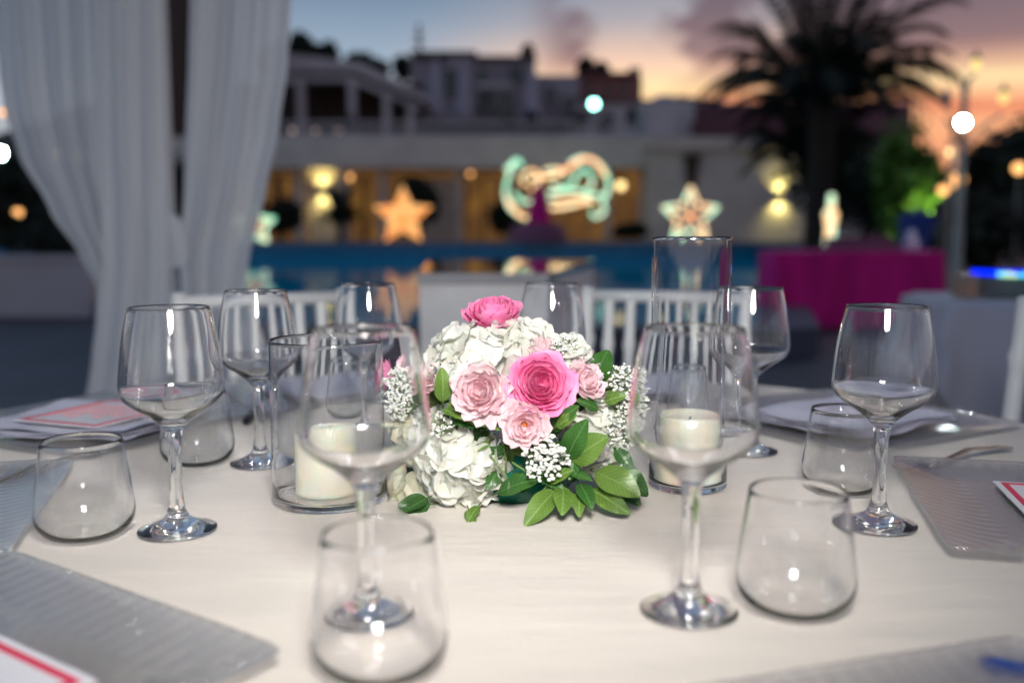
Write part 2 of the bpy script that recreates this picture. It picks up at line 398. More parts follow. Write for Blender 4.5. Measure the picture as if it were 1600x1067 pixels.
q_ = prism([(PX0-.3, 33.8), (-4.95, 12.7), (-3.35, PN-.3), (-3.21, PN-.3), (-3.004, PN), (-4.604, 12.8), (PX0-.01, 34)], 0, ZW+.05); pb.add(q_.v, q_.f)
props(pb.build('pool_kerb', M['poolside']), kind='structure')
props(MB().box(PX0, PX1+8, PF, PF+.3, 0, ZD-.08).build('pool_far_wall', M['pooltile']), kind='structure')
props(MB().box(PX0-5, PX1+12, PF-.04, PF+12, ZD-.078, ZD).build('pool_deck', M['deck']), kind='structure')
# hill
def hill():
    b = MB(); nx, ny = 60, 14; v = []
    for j in range(ny+1):
        for i in range(nx+1):
            x = -90+150*i/nx; y = 58+60*j/ny
            u = 800+x/y*F
            h = 13.2*exp(-((x+26)/22)**2)+7.5*exp(-((x-4)/12)**2)+3*exp(-((x+60)/30)**2)
            h *= min(1, (y-56)/26)
            h += noise.noise(Vector((x*.12, y*.12, 0)))*.8
            v.append((x, y, max(h, .3)))
    f = [(j*(nx+1)+i, j*(nx+1)+i+1, (j+1)*(nx+1)+i+1, (j+1)*(nx+1)+i) for j in range(ny) for i in range(nx)]
    b.add(v, f); b.build('hill', M['hill'], smooth=True, kind='structure')
hill()

# ------------------------------------------------------------------ foliage builders
def leafcloud(b, c, rad, n, size, seed=0):
    rn = random.Random(seed); c = Vector(c)
    for _ in range(n):
        d = Vector((rn.gauss(0, 1), rn.gauss(0, 1), rn.gauss(0, 1))).normalized()
        k = 1+.35*noise.noise(d*2.2+Vector((seed, 0, 0)))
        r = (rn.random()**.4)*k
        p = c+Vector((d.x*rad[0], d.y*rad[1], d.z*rad[2]))*r
        a = Vector((rn.gauss(0, 1), rn.gauss(0, 1), rn.gauss(0, 1))).normalized(); e = a.orthogonal().normalized()
        s = size*(.6+.8*rn.random())
        b.add([p-a*s, p+e*s*.45, p+a*s, p-e*s*.45], [(0, 1, 2, 3)])
def tree(name, label, cat, base, h, rad, seed, mat='leafd', n=900, size=.25, group=None, clumps=4):
    t = thing(name, label, cat, base, group=group); rn = random.Random(seed)
    MB().tube([(0, 0, 0), (.03*h, 0, h*.3), (-.02*h, .01*h, h*.62)], [h*.035, h*.028, h*.015], 8).build('trunk', M['bark'], t, True)
    b = MB(); cz = h-rad[2]
    for k in range(clumps):
        a = rn.random()*2*pi; o = .45 if k else 0
        leafcloud(b, (cos(a)*rad[0]*o, sin(a)*rad[1]*o, cz+(rn.random()-.4)*rad[2]*.7*(1 if k else 0)),
                  [x*(.65 if k else .9) for x in rad], n//clumps, size, seed+k*13)
    b.build('crown', M[mat], t)
    return t
def frond_mesh(Lf, rise, droop, seed, nl=40, ll=.55):
    rn = random.Random(seed); b = MB(); pts = []
    for i in range(13):
        s = i/12; pts.append(Vector((Lf*(s-.12*s*s), 0, rise*s*Lf-droop*Lf*s**2.2)))
    b.tube(pts, [.045*(1-.85*i/12) for i in range(13)], 5)
    for k in range(nl):
        s = .14+.86*k/nl; i = s*12; i0 = min(int(i), 11); p = pts[i0].lerp(pts[i0+1], i-i0)
        d = (pts[i0+1]-pts[i0]).normalized()
        l = ll*(sin(pi*min(1, s*.92+.08))**.6)*(.85+.3*rn.random())
        for sd in (-1, 1):
            o = (d*.75+Vector((0, sd*.85, -.32+.2*rn.random()))).normalized()
            q = p+o*l; w = d*.052
            b.add([p-w, p+w, q+w*.2+Vector((0, 0, -.12*l)), q-w*.2+Vector((0, 0, -.12*l))], [(0, 1, 2, 3)])
    return b.mesh('frond', False)
def palm(name, label, base, h, Lf, nf, seed, tr=.35, ll=.5, group=None):
    rn = random.Random(seed)
    t = thing(name, label, 'palm tree', base, group=group); prof = []
    nr = max(6, int(h/.14))
    for i in range(nr+1):
        s = i/nr; r = tr*(1.15-.25*s+.35*max(0, s-.75)); prof.append((r*(1.05 if i % 2 else .95), h*s))
    MB().lathe([(0, 0)]+prof+[(0, h+.1)], 14).build('trunk', M['bark'], t, True)
    ms = [frond_mesh(Lf, rise, dr, seed+q, ll=ll) for q, (rise, dr) in enumerate(((2.6, 1.0), (1.5, .95), (.95, .8), (.7, .72)))]
    for m_ in ms: m_.materials.append(M['leafd'])
    for k in range(nf):
        a = k*2.39996; q = min(3, int(k/nf*4)); s = (.85+.3*rn.random())*(.9, .95, 1, .95)[q]
        o = obj('frond', ms[q], None, t, (0, 0, h), (rn.gauss(0, .12), rn.gauss(0, .08), a)); o.scale = (s, s, s)
    return t

# ------------------------------------------------------------------ POOL HOUSE, Y=42
def rect(b, u0, u1, v0, v1, Y, dep):
    p = at(u0, v1, Y); q = at(u1, v0, Y); b.box(p.x, q.x, Y, Y+dep, p.z, q.z); return b
ph = thing('pool_house', 'long low white pool house with lamplit glass doors and flat canopy behind the pool', 'building', (0, 0, 0))
rect(MB(), 180, 1012, 214, 262, 41.4, 5).build('canopy', M['white'], ph)
rect(MB(), 180, 1020, 261, 379, 44.0, .3).build('wall', M['warmdim'], ph, label='inner wall under the canopy, its warm lamplight put in as glow')
for u in (395, 468, 536, 598, 716, 798, 950, 1004):
    rect(MB(), u-6, u+6, 263, 378, 42.6, .35).build('column', M['cream'], ph)
for u0, u1 in ((412, 432), (440, 460), (476, 500), (545, 566), (572, 592), (606, 628), (730, 752), (757, 780), (812, 834), (842, 866), (880, 905), (914, 938), (962, 980)):
    d = rect(MB(), u0, u1, 278, 374, 43.7, .08).build('glass_door', M['warmglass'], ph)
    fb = MB(); rect(fb, u0-1.6, u0, 276, 376, 43.6, .1); rect(fb, u1, u1+1.6, 276, 376, 43.6, .1); rect(fb, u0-1.6, u1+1.6, 275, 277.9, 43.58, .1)
    fb.build('frame', M['wood'], d)
rect(MB(), 660, 714, 280, 376, 43.8, .12).build('wall_panel', M['cream'], ph)
# roof terrace balustrade with posts
bal = thing('terrace_balustrade', 'balustrade with thin posts along the roof terrace above the canopy', 'balustrade', (0, 0, 0))
rect(MB(), 440, 1005, 190, 193, 42.0, .12).build('top_rail', M['mauve2'], bal)
rect(MB(), 440, 1005, 209, 213.7, 42.0, .12).build('bottom_rail', M['mauve2'], bal)
pm = None
for i in range(58):
    u = 442+i*9.7
    if pm is None:
        p = at(u, 209, 42); q = at(u+3, 193, 42); pm = MB().box(-.035, .035, 0, .07, 0, q.z-p.z).mesh('baluster', False); pm.materials.append(M['mauve2'])
    a = at(u, 209, 42.02); obj('baluster', pm, None, bal, (a.x, a.y, a.z))
for k, (u, v, w, h) in enumerate(((545, 212, 22, 30), (620, 212, 16, 22), (795, 212, 26, 26), (830, 212, 16, 36), (872, 212, 20, 20), (905, 212, 30, 34), (948, 212, 26, 28), (985, 212, 14, 40))):
    p = at(u, v, 43.2); s = 43.2/F
    t = tree('terrace_shrub', ['dark round shrub on the roof terrace above the lit doors', 'small dark shrub beside it on the terrace near the pergola', 'wide dark shrub on the terrace above the light mask', 'tall thin shrub on the terrace above the light mask', 'low shrub left of the terrace floodlight', 'dark shrub right below the terrace floodlight', 'shrub between the floodlight and the red house', 'tall narrow shrub at the right end of the terrace'][k],
             'shrub', (p.x, 43.2, p.z), h*s*1.1, (w*s*.6, w*s*.6, h*s*.5), 50+k, n=420, size=.12, group='shrubs on the roof terrace')
# right white building
rb = thing('white_annex', 'white annex wall with brown cornice and dark red tiled roof beside the palm', 'building', (0, 0, 0))
rect(MB(), 1012, 1420, 232, 380, 41.0, 6).build('wall', M['white'], rb)
rect(MB(), 1008, 1424, 214, 233, 40.7, 6.4).build('cornice', M['cream'], rb)
rect(MB(), 1008, 1086, 157, 213.5, 42.0, 4).build('parapet', M['mauve2'], rb)
b = MB()
p0 = at(1086, 213, 41.2); p1 = at(1425, 213, 41.2); r0 = at(1086, 166, 43.5); r1 = at(1425, 166, 43.5)
b.add([p0, p1, r1, r0, (p0.x, 46.5, p0.z), (p1.x, 46.5, p1.z)], [(0, 1, 2, 3), (3, 2, 5, 4), (0, 3, 4), (1, 5, 2), (0, 4, 5, 1)])
roof = b.build('roof', M['rooftile'], rb)
rt = MB()
for i in range(64):
    x = p0.x+(p1.x-p0.x)*i/63
    rt.tube([(x, 41.15, p0.z+.04), (x, 43.5, r0.z+.05)], .07, 6)
rt.build('roof_tile', M['rooftile'], roof, kind='stuff')
rect(MB(), 1084, 1426, 161, 166, 43.4, .5).build('roof_ridge', M['mauve'], rb)
# shutter on annex
sh = thing('wooden_wall_planter', 'dark brown tapered wooden planter on the white annex wall', 'planter', (0, 0, 0))
a = at(1066, 246, 40.9); c = at(1094, 292, 40.9)
w = (c.x-a.x)/2; cx = (a.x+c.x)/2
def taper(z0, z1, w0, w1, d0, d1, ybase):
    b = MB(); b.add([(-w0, -d0, z0), (w0, -d0, z0), (w0, 0, z0), (-w0, 0, z0), (-w1, -d1, z1), (w1, -d1, z1), (w1, 0, z1), (-w1, 0, z1)],
                    [(0, 3, 2, 1), (4, 5, 6, 7), (0, 1, 5, 4), (1, 2, 6, 5), (2, 3, 7, 6), (3, 0, 4, 7)])
    b.v = [(x+cx, y+ybase, z) for x, y, z in b.v]; return b
taper(c.z, a.z, w*.45, w*.8, .15, .3, 40.99).build('body', M['wood'], sh)
taper(a.z+.002, a.z+.1, w, w*1.05, .35, .38, 40.98).build('rim', M['wood'], sh)
# up/down wall lights
def wall_light(u, v, Y, label, en=26):
    p = at(u, v, Y)
    t = thing('wall_light', label, 'wall light', p, group='up and down wall lights')
    MB().box(-.14, .14, -.22, -.02, -.14, .14).build('housing', M['metal'], t)
    for sg in (1, -1):
        z = sg*.16
        MB().box(-.1, .1, -.19, -.05, min(z, z-.012*sg), max(z, z-.012*sg)).build('lens', M['wallglow'], t)
        l = bpy.data.lights.new('wall_wash', 'SPOT'); l.energy = en*2.2; l.color = (1, .88, .30); l.spot_size = R(120); l.spot_blend = .8; l.shadow_soft_size = .07
        o = bpy.data.objects.new('wall_wash', l); col.objects.link(o); o.parent = t; o.location = (0, -.30, sg*.2)
        o.rotation_euler = (0 if sg < 0 else pi, 0, 0); o.rotation_euler[0] += (.5 if sg < 0 else -.5)
wall_light(1217, 307, 41.0, 'yellow up and down light on the white annex wall by the palm')
rect(MB(), 484, 528, 262, 378, 42.9, .3).build('pier', M['cream'], ph)
wall_light(505, 298, 42.9, 'yellow up and down light on the pier left of the orange star', 22)
# floodlight on terrace
def floodlight(u, v, Y, rad, mat, label, zb):
    p = at(u, v, Y); t = thing('floodlight', label, 'floodlight', (p.x, Y, zb))
    MB().tube([(0, .2, 0), (0, .2, p.z-zb+.1)], rad*.25, 8).build('pole', M['metal'], t)
    MB().lathe([(0, -.22), (rad*.7, -.2), (rad*1.1, -.02), (rad*1.1, .02), (rad*1.02, .02), (rad*.9, -.1), (0, -.12)], 20).build('housing', M['metal'], t, True, (0, 0, p.z-zb), (pi/2, 0, 0))
    MB().lathe([(0, -.10), (rad*.6, -.09), (rad, 0), (rad*.6, .07), (0, .066)], 20).build('lens', mat, t, True, (0, -.03, p.z-zb), (pi/2, 0, 0))
floodlight(928, 163, 42.4, .17, M['lampwhite'], 'cold white floodlight on a post above the roof terrace', at(928, 212, 42.4).z)
floodlight(1503, 192, 11.5, .056, M['lampbig'], 'brilliant white floodlight beside the lamp post at right', 0)
floodlight(3, 240, 24.0, .10, M['lampleft'], 'cold white floodlight at the left edge beyond the drape', 0)
# pergola building at left
pg = thing('pergola_pavilion', 'open pavilion with pitched white roof edge and white posts on the upper terrace', 'pavilion', (0, 0, 0))
b = MB(); Y = 50
def poly_prism(pts, Y, dep):
    b = MB(); n = len(pts); v = [at(u, v_, Y) for u, v_ in pts]; v2 = [p+Vector((0, dep, 0)) for p in v]
    b.add(v+v2, [tuple(range(n)), tuple(range(2*n-1, n-1, -1))]+[(i, n+i, n+(i+1) % n, (i+1) % n) for i in range(n)]); return b
poly_prism([(430, 82), (560, 97), (668, 150), (668, 160), (556, 112), (430, 112)], Y, 6).build('roof', M['mauve2'], pg)
poly_prism([(430, 118), (552, 120), (660, 168), (660, 173), (548, 128), (430, 128)], Y+.3, .3).build('beam', M['mauve2'], pg)
for u, v in ((470, 128), (550, 122), (604, 147), (642, 164)):
    rect(MB(), u-5, u+5, v, 211, Y+.35, .4).build('post', M['mauve2'], pg)
rect(MB(), 380, 662, 130, 212, Y+5, .4).build('rear_wall', M['wood'], pg)
for i, u in enumerate((458, 492, 530)):
    p = at(u, 211, 47); t = thing('terrace_lamp', 'pale globe lamp on the dark terrace, %s of three' % ['leftmost', 'middle', 'rightmost'][i], 'lamp', at(u, 213, 47), group='globe lamps on the dark terrace')
    MB().tube([(0, 0, -.3), (0, 0, .12)], .03, 6).build('post', M['metal'], t)
    MB().lathe([(0, -.13), (.11, -.06), (.13, .02), (.08, .1), (0, .13)], 14).build('globe', emit('dim_globe', (.55, .42, .34), 1.0), t, True, (0, 0, .24))
# villa
vl = thing('hillside_villa', 'mauve grey hillside villa with stepped roofline and pale pilasters', 'villa', (0, 0, 0))
for (u0, u1, v0, v1, m_, Yv) in ((642, 700, 92, 196, 'mauve', 66), (700, 742, 84, 196, 'mauve', 65.4), (742, 835, 90, 196, 'mauve', 66), (835, 905, 118, 196, 'mauve', 66.5)):
    rect(MB(), u0, u1, v0, v1, Yv, 6).build('wall', M[m_], vl)
for (u0, u1, v0, v1) in ((694, 715, 108, 150), (747, 762, 110, 165), (795, 818, 102, 130), (756, 775, 142, 172), (782, 802, 145, 185), (850, 868, 135, 160), (880, 896, 150, 180)):
    f = rect(MB(), u0-1.5, u1+1.5, v0-1.5, v1+1.5, 65.2, .15).build('window', M['mauve2'], vl)
    rect(MB(), u0, u1, v0, v1, 65.12, .05).build('pane', M['darkwin'], f)
rect(MB(), 745, 800, 130, 138, 64.9, .5).build('balcony', M['mauve2'], vl)
rect(MB(), 640, 745, 80, 85, 65.1, 6.6).build('roof', M['darkroof'], vl)
rect(MB(), 741, 838, 87, 91, 65.3, 6.6).build('roof', M['darkroof'], vl)
def parasol_folded(u, v0, v1, Y, label):
    a = at(u, v0, Y); c = at(u, v1, Y); h = a.z-c.z
    t = thing('folded_parasol', label, 'parasol', (a.x, Y, c.z), group='folded parasols on the terrace')
    MB().tube([(0, 0, 0), (0, 0, h*1.03)], .05, 8).build('pole', M['metal'], t)
    b = MB(); n = 24; rows = [(.02, 1.0), (.16, .85), (.30, .5), (.42, .22), (.48, .1), (.40, .08)]
    vs = []
    for r, z in rows:
        for k in range(n): 
            rr = r*(1+.18*cos(k*pi*2/3)); t_ = 2*pi*k/n; vs.append((rr*cos(t_), rr*sin(t_), h*z))
    fs = [(i*n+k, i*n+(k+1) % n, (i+1)*n+(k+1) % n, (i+1)*n+k) for i in range(len(rows)-1) for k in range(n)]
    b.add(vs, fs).build('canopy', M['parasol'], t, True)
parasol_folded(681, 88, 196, 55, 'folded pale parasol, leftmost of three before the villa')
parasol_folded(724, 92, 196, 55, 'folded pale parasol in the middle before the villa')
parasol_folded(832, 96, 196, 55, 'folded pale parasol, rightmost of three before the villa')
mast = thing('aerial_mast', 'thin aerial mast rising above the hilltop trees', 'aerial', at(655, 95, 75))
MB().tube([(0, 0, -3), (0, 0, 2.7)], .13, 6).build('pole', M['darkroof'], mast)
MB().tube([(-.5, 0, 1.3), (.5, 0, 1.3)], .08, 5).build('crossbar', M['darkroof'], mast)
MB().tube([(-.35, 0, 1.9), (.35, 0, 1.9)], .08, 5).build('crossbar', M['darkroof'], mast)
rh = thing('red_house', 'small dark red house with chimney on the hillside', 'house', (0, 0, 0))
rect(MB(), 905, 1003, 120, 172, 70, 6).build('wall', M['redwall'], rh)
rf = rect(MB(), 901, 1000, 113, 120, 69.6, 7).build('roof', M['rooftile'], rh)
rect(MB(), 985, 1001, 106, 113, 70.4, 1.2).build('chimney', M['redwall'], rf)
for u in (922, 950, 976):
    rect(MB(), u-5, u+5, 132, 148, 69.9, .12).build('window', M['darkwin'], rh)
lh = thing('low_white_house', 'low pale house below the red house on the hillside', 'house', (0, 0, 0))
rect(MB(), 900, 1012, 160, 214, 60, 5).build('wall', M['mauve2'], lh)
rect(MB(), 898, 1014, 156, 160, 59.7, 5.6).build('roof', M['darkroof'], lh)
dm = thing('domed_pavilion', 'pale rounded dome roof between the red house and annex', 'pavilion', at(1038, 175, 55))
MB().lathe([(0, .9), (.4, .86), (.75, .7), (1.0, .4), (1.1, 0), (1.1, -1.4)], 24).build('dome', M['mauve'], dm, True)
# hilltop trees
for k, (u, v, w, h, D) in enumerate(((470, 48, 42, 70, 72), (505, 66, 36, 55, 73), (562, 80, 30, 40, 75), (590, 92, 30, 34, 75), (630, 86, 30, 40, 74), (825, 72, 14, 34, 74), (912, 90, 20, 40, 74), (938, 98, 16, 30, 75), (1060, 152, 50, 30, 66), (1110, 158, 40, 20, 66), (430, 60, 40, 70, 70))):
    a = at(u, v, D); s = D/F
    tree('hill_tree', ['tallest dark tree on the hilltop beside the drape', 'dark tree right of the tallest hilltop tree', 'rounded dark tree above the pavilion roof', 'low dark tree above the sloping roof', 'dark tree left of the aerial mast', 'slim dark tree above the right end of the villa', 'dark tree just left of the red house roof', 'small dark tree behind the red house', 'low tree line bush right of the dome', 'low dark bush above the annex parapet', 'dark tree half hidden by the drape edge'][k],
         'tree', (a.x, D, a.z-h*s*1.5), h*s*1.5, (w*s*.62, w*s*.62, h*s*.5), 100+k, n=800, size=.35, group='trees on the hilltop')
# garden around
for k, (u, vtop, w, vbot, Y, m_, lab) in enumerate((
    (440, 305, 52, 376, 40, 'leafd', 'round clipped dark shrub between the drape and the wall light'),
    (655, 272, 54, 377, 40.5, 'leafd', 'tall dark shrub behind the orange star'),
    (790, 318, 42, 377, 39.5, 'leafd', 'dark shrub at the left foot of the light mask'),
    (985, 350, 50, 377, 39.5, 'leafd', 'low dark bush left of the white star'),
    (1425, 160, 90, 480, 22, 'leafg', 'green leafy tree right of the palm crown'),
    (1440, 250, 90, 470, 21, 'leafg', 'bright green shrub lit beneath the leafy tree'),
    (1560, 200, 130, 420, 24, 'leafd', 'dark tree behind the lamp post'),
    (1295, 172, 150, 420, 31.5, 'leafd', 'dark dense tree right behind the trunk of the big palm'),
    (1375, 235, 110, 420, 27, 'leafd', 'dark mass of shrub right of the palm trunk'),
    (1640, 160, 120, 470, 22, 'leafd', 'dark tree at the right edge behind the lamp post'),
    (1530, 290, 170, 420, 19, 'leafd', 'low dark hedge behind the plate stack'),
    (20, 235, 130, 420, 22, 'leafd', 'dark tree at the left edge beyond the drape'),
    (110, 280, 120, 420, 21, 'leafd', 'dark tree showing through the sheer left drape'),
    (275, 230, 90, 420, 24, 'leafd', 'dark tree seen in the gap between the drapes'))):
    a = at(u, vtop, Y); c = at(u, vbot, Y); zb = ZD if Y > 36 else 0; h = a.z-zb; s = Y/F
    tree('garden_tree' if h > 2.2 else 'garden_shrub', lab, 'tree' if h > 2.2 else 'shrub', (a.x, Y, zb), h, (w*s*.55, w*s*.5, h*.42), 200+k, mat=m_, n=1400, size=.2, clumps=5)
palm('small_palm', 'small dark palm below the yellow wall light left of the orange star', (at(525, 0, 39).x, 39, ZD), .75, 1.0, 20, 31, .14, .3)
palm('date_palm', 'big date palm silhouetted against the orange sunset sky', (at(1292, 0, 30).x, 30, 0), at(1292, 172, 30).z, 4.3, 62, 11, .42, .75)
palm('young_palm', 'drooping dark palm below the big palm, its fronds over the annex wall', (at(1285, 0, 33).x, 33, 0), at(1285, 255, 33).z, 3.6, 40, 12, .3, .6)
gl_ = bpy.data.lights.new('garden_uplight', 'POINT'); gl_.energy = 150; gl_.color = (.95, 1, .6); gl_.shadow_soft_size = .15
a = at(1435, 235, 20.2); g_ = thing('garden_uplight', 'small garden uplight among the bright green shrubs', 'garden light', (a.x+.5, 20.1, 0))
MB().tube([(0, 0, 0), (0, 0, .9)], .03, 8).build('stake', M['metal'], g_)
MB().lathe([(0, 0), (.09, .02), (.1, .16), (.08, .16), (0, .1)], 12).build('head', M['metal'], g_, True, (0, 0, .9))
o = bpy.data.objects.new('garden_uplight_beam', gl_); col.objects.link(o); o.parent = g_; o.location = (0, 0, 1.5)
# brown building behind drape gap, planter wall at left
bb = thing('brown_timber_building', 'tall dark brown timber building seen between the drapes', 'building', (0, 0, 0))
rect(MB(), 180, 330, -120, 380, 46, 4).build('wall', M['wood'], bb)
rect(MB(), 172, 338, -140, -120, 45.5, 5).build('roof', M['darkroof'], bb)
pw = thing('low_planter_wall', 'low grey planter wall on the dark terrace left of the drape', 'planter wall', (0, 0, 0))
a = at(-160, 400, 11.9); c = at(138, 400, 11.9)
MB().box(a.x, c.x, 11.9, 12.6, 0, a.z-.06).build('wall', M['mauve2'], pw)
MB().box(a.x, c.x+.04, 11.86, 12.64, a.z-.058, a.z).build('coping', M['mauve2'], pw)
for k, u in enumerate((12, 60, 108)):
    q = at(u, 400, 12.25)
    tree('planter_plant', 'dark plant on the low planter wall, %s of three' % ['leftmost', 'middle', 'rightmost'][k], 'plant', (q.x, 12.25, a.z), .32, (.2, .2, .14), 400+k, n=240, size=.05, group='plants on the low planter wall')
# small lamps
for k, (u, v, Y, r, m_, lab) in enumerate(((28, 332, 21, .09, 'lampora', 'orange garden lamp low at the left edge'), (4, 176, 26, .09, 'lampora', 'orange lamp high at the left edge'),
                              (92, 241, 24, .07, 'lampyel', 'amber lamp glowing through the left drape'), (126, 243, 24, .06, 'lampyel', 'fainter amber lamp beside it behind the drape'),
                              (1496, 281, 17, .14, 'lampora', 'large amber lantern in the trees left of the lamp post'), (1474, 297, 17, .09, 'lampora', 'smaller amber lantern just below the large one'),
                              (1592, 263, 18, .11, 'lampora', 'amber lantern at the right edge'), (1486, 238, 18, .07, 'lampyel', 'small pale lantern above the large amber one'),
                              (545, 277, 43.4, .16, 'lampora', 'round amber lamp under the pool house canopy'), (735, 272, 43.4, .10, 'lampora', 'small amber lamp under the canopy near the mask'), (970, 290, 43.3, .2, 'lampyel', 'soft yellow lamp right of the light mask'))):
    p = at(u, v, Y); zb = ZD if Y > 36 else 0
    t = thing('garden_lantern', lab, 'lantern', (p.x, Y, zb), group='amber lanterns')
    MB().tube([(0, 0, 0), (0, 0, p.z-zb-r)], .02, 6).build('post', M['metal'], t)
    MB().lathe([(0, -r), (r*.7, -r*.7), (r, 0), (r*.7, r*.7), (0, r)], 14).build('globe', M[m_], t, True, (0, 0, p.z-zb))
    MB().lathe([(r*.8, r*.72), (r*.3, r*1.2), (0, r*1.3)], 10).build('cap', M['metal'], t, True, (0, 0, p.z-zb))
# ornate lamp post
lp = thing('ornate_lamp_post', 'ornate grey lamp post with two lit lanterns on curled arms', 'lamp post', (at(1515, 0, 12).x, 12, 0))
x0 = at(1515, 0, 12).x; zt = at(1515, 128, 12).z
MB().lathe([(0, 0), (.16, 0), (.14, .25), (.075, .3), (.06, 1.1), (.05, 1.15), (.04, zt-.1), (.06, zt-.05), (.03, zt), (0, zt+.02)], 14).build('post', M['metal'], lp, True)
for u, v, sd in ((1525, 102, 1), (1568, 153, 1), (1478, 160, -1)):
    q = at(u, v, 12); dx = q.x-x0; z = q.z
    if u != 1525:
        pts = [(0, 0, z-.75)]+[(dx*(1-cos(a_))*.5*(1.0), 0, z-.75+.55*sin(a_/2)) for a_ in [pi*i/8 for i in range(1, 9)]]
        MB().tube(pts, .018, 8).build('arm', M['metal'], lp, True)
        MB().tube([(dx*.8, 0, z-.55), (dx*.5, 0, z-.35), (dx*.9, 0, z-.22)], .012, 6).build('scroll', M['metal'], lp, True)
    else:
        MB().tube([(0, 0, zt), (dx, 0, z-.12)], .02, 8).build('arm', M['metal'], lp, True)
    lit = u != 1478
    MB().lathe([(0, -.07), (.035, -.065), (.06, .02), (.05, .06), (0, .07)], 14).build('lantern', M['lampsmall'] if lit else M['metal'], lp, True, (dx, 0, z))
    MB().lathe([(.075, .062), (.04, .11), (.012, .15), (0, .2)], 12).build('lantern_cap', M['metal'], lp, True, (dx, 0, z))

# ------------------------------------------------------------------ LIGHT SCULPTURES
def starpts(r, ri=.47, n=5):
    return [((r if i % 2 == 0 else r*ri)*sin(pi*i/n), (r if i % 2 == 0 else r*ri)*cos(pi*i/n)) for i in range(2*n)]
def star(u, v, Y, rpx, label, fill, rz=0, zb=ZD, mat='mixlights'):
    p = at(u, v, Y); r = rpx*Y/F
    t = thing('light_star', label, 'light star', (p.x, Y, zb), rz, group='lit stars beside the pool')
    zc = p.z-zb; P = starpts(r)
    loop = []
    for i in range(11):
        a = P[i % 10]; loop.append(Vector((a[0], 0, zc+a[1])))
    den = []
    for i in range(10):
        for k in range(6): den.append(loop[i].lerp(loop[i+1], k/6))
    den.append(loop[0])
    MB().tube(den, .03, 6, False).build('frame', M['metal'], t, True)
    if fill:
        b = MB(); c = 10
        v = [(x, -.05, zc+z) for x, z in P]+[(x, .05, zc+z) for x, z in P]+[(0, -.22, zc), (0, .22, zc)]
        f = []
        for i in range(10):
            j = (i+1) % 10; f += [(i, j, 20), (10+j, 10+i, 21), (i, 10+i, 10+j, j)]
        b.add(v, f).build('glowing_body', M['staror'], t)
        b = MB(); rn = random.Random(3)
        for k in range(60):
            i = rn.randrange(10); a = Vector((P[i][0], P[i][1])); d = Vector((P[(i+1) % 10][0], P[(i+1) % 10][1]))
            q = a.lerp(d, rn.random())*sqrt(rn.random())
            b.lathe([(0, -.03), (.03, 0), (0, .03)], 6, c=(q.x, -.24+.18*q.length/r, zc+q.y))
        b.build('bulb_string', M['starbulb'], t, kind='stuff')
    else:
        MB().tube([q+Vector((0, -.06, 0)) for q in den], .058, 8, False).build('light_rope', M[mat], t, True)
        for i in range(0, 10, 2):
            q = loop[i].lerp(Vector((0, 0, zc)), .15)
            MB().tube([q+Vector((0, -.06, 0)), q.lerp(Vector((0, -.1, zc)), .5), Vector((0, -.06, zc))], .032, 6).build('inner_rope', M['orangerope'], t, True)
    for sx in (-1, 1):
        MB().tube([(sx*r*.35, 0, 0), (sx*r*.55, 0, zc-r*.75)], .025, 6).build('support', M['metal'], t)
star(630, 338, 36.9, 48, 'large glowing orange star standing by the far pool edge', True)
star(1078, 338, 36.9, 45, 'white and green outlined star behind the tall glass cylinder', False)
star(1293, 348, 19.0, 42, 'amber and green star seen edge on above the magenta table', False, rz=R(62), zb=0)
star(398, 352, 36.9, 33, 'green and amber star half hidden by the drape', False, mat='greenrope')
mk = thing('light_mask', 'big carnival mask outlined in green and amber light ropes', 'light sculpture', (at(870, 0, 37.4).x, 37.4, ZD))
def cr(pts, Y, n=5):
    P = [at(740+x*.3125, 180+y*.3125, Y)-mk.location for x, y in pts]; out = []
    for i in range(len(P)-1):
        a, b_, c_, d = P[max(i-1, 0)], P[i], P[i+1], P[min(i+2, len(P)-1)]
        for k in range(n):
            s = k/n; out.append(.5*((2*b_)+(c_-a)*s+(2*a-5*b_+4*c_-d)*s*s+(3*b_-a-3*c_+d)*s**3))
    out.append(P[-1]); return out
for pts, m_, dy in (([(225, 235), (190, 265), (165, 340), (160, 400), (180, 460), (225, 500), (270, 520)], 'greenrope', 0),
                ([(170, 420), (200, 470), (240, 505), (285, 515)], 'orangerope', -.1), ([(160, 275), (215, 225), (240, 255)], 'greenrope', -.1),
                ([(260, 350), (240, 320), (260, 290), (300, 280), (325, 310), (315, 350), (280, 370)], 'mixlights', -.12),
                ([(290, 320), (340, 310), (390, 305), (440, 285), (490, 255), (540, 225), (590, 225), (630, 260), (660, 310)], 'orangerope', -.15),
                ([(480, 240), (540, 212), (600, 225), (650, 270), (675, 330), (670, 390), (645, 430), (655, 480), (610, 510), (590, 480)], 'greenrope', .05),
                ([(390, 350), (440, 365), (495, 345), (515, 300), (550, 275), (585, 300), (590, 350), (555, 378)], 'greenrope', -.1),
                ([(370, 390), (450, 380), (520, 380), (590, 400), (650, 400)], 'greenrope', -.05), ([(385, 465), (440, 462), (500, 450), (560, 435), (595, 430)], 'orangerope', -.15),
                ([(375, 420), (430, 425), (500, 415), (580, 415)], 'mixlights', -.12),
                ([(310, 350), (325, 400), (290, 430), (240, 430), (200, 390)], 'greenrope', -.1), ([(350, 280), (420, 270), (470, 300)], 'mixlights', -.05)):
    q = [p+Vector((0, dy, 0)) for p in cr(pts, 37.4)]
    MB().tube(q, .065, 8).build('light_rope', M[m_], mk, True)
for dx in (-1.3, 1.3):
    MB().tube([(dx, .1, 0), (dx, .1, 2.2)], .04, 6).build('support', M['metal'], mk)
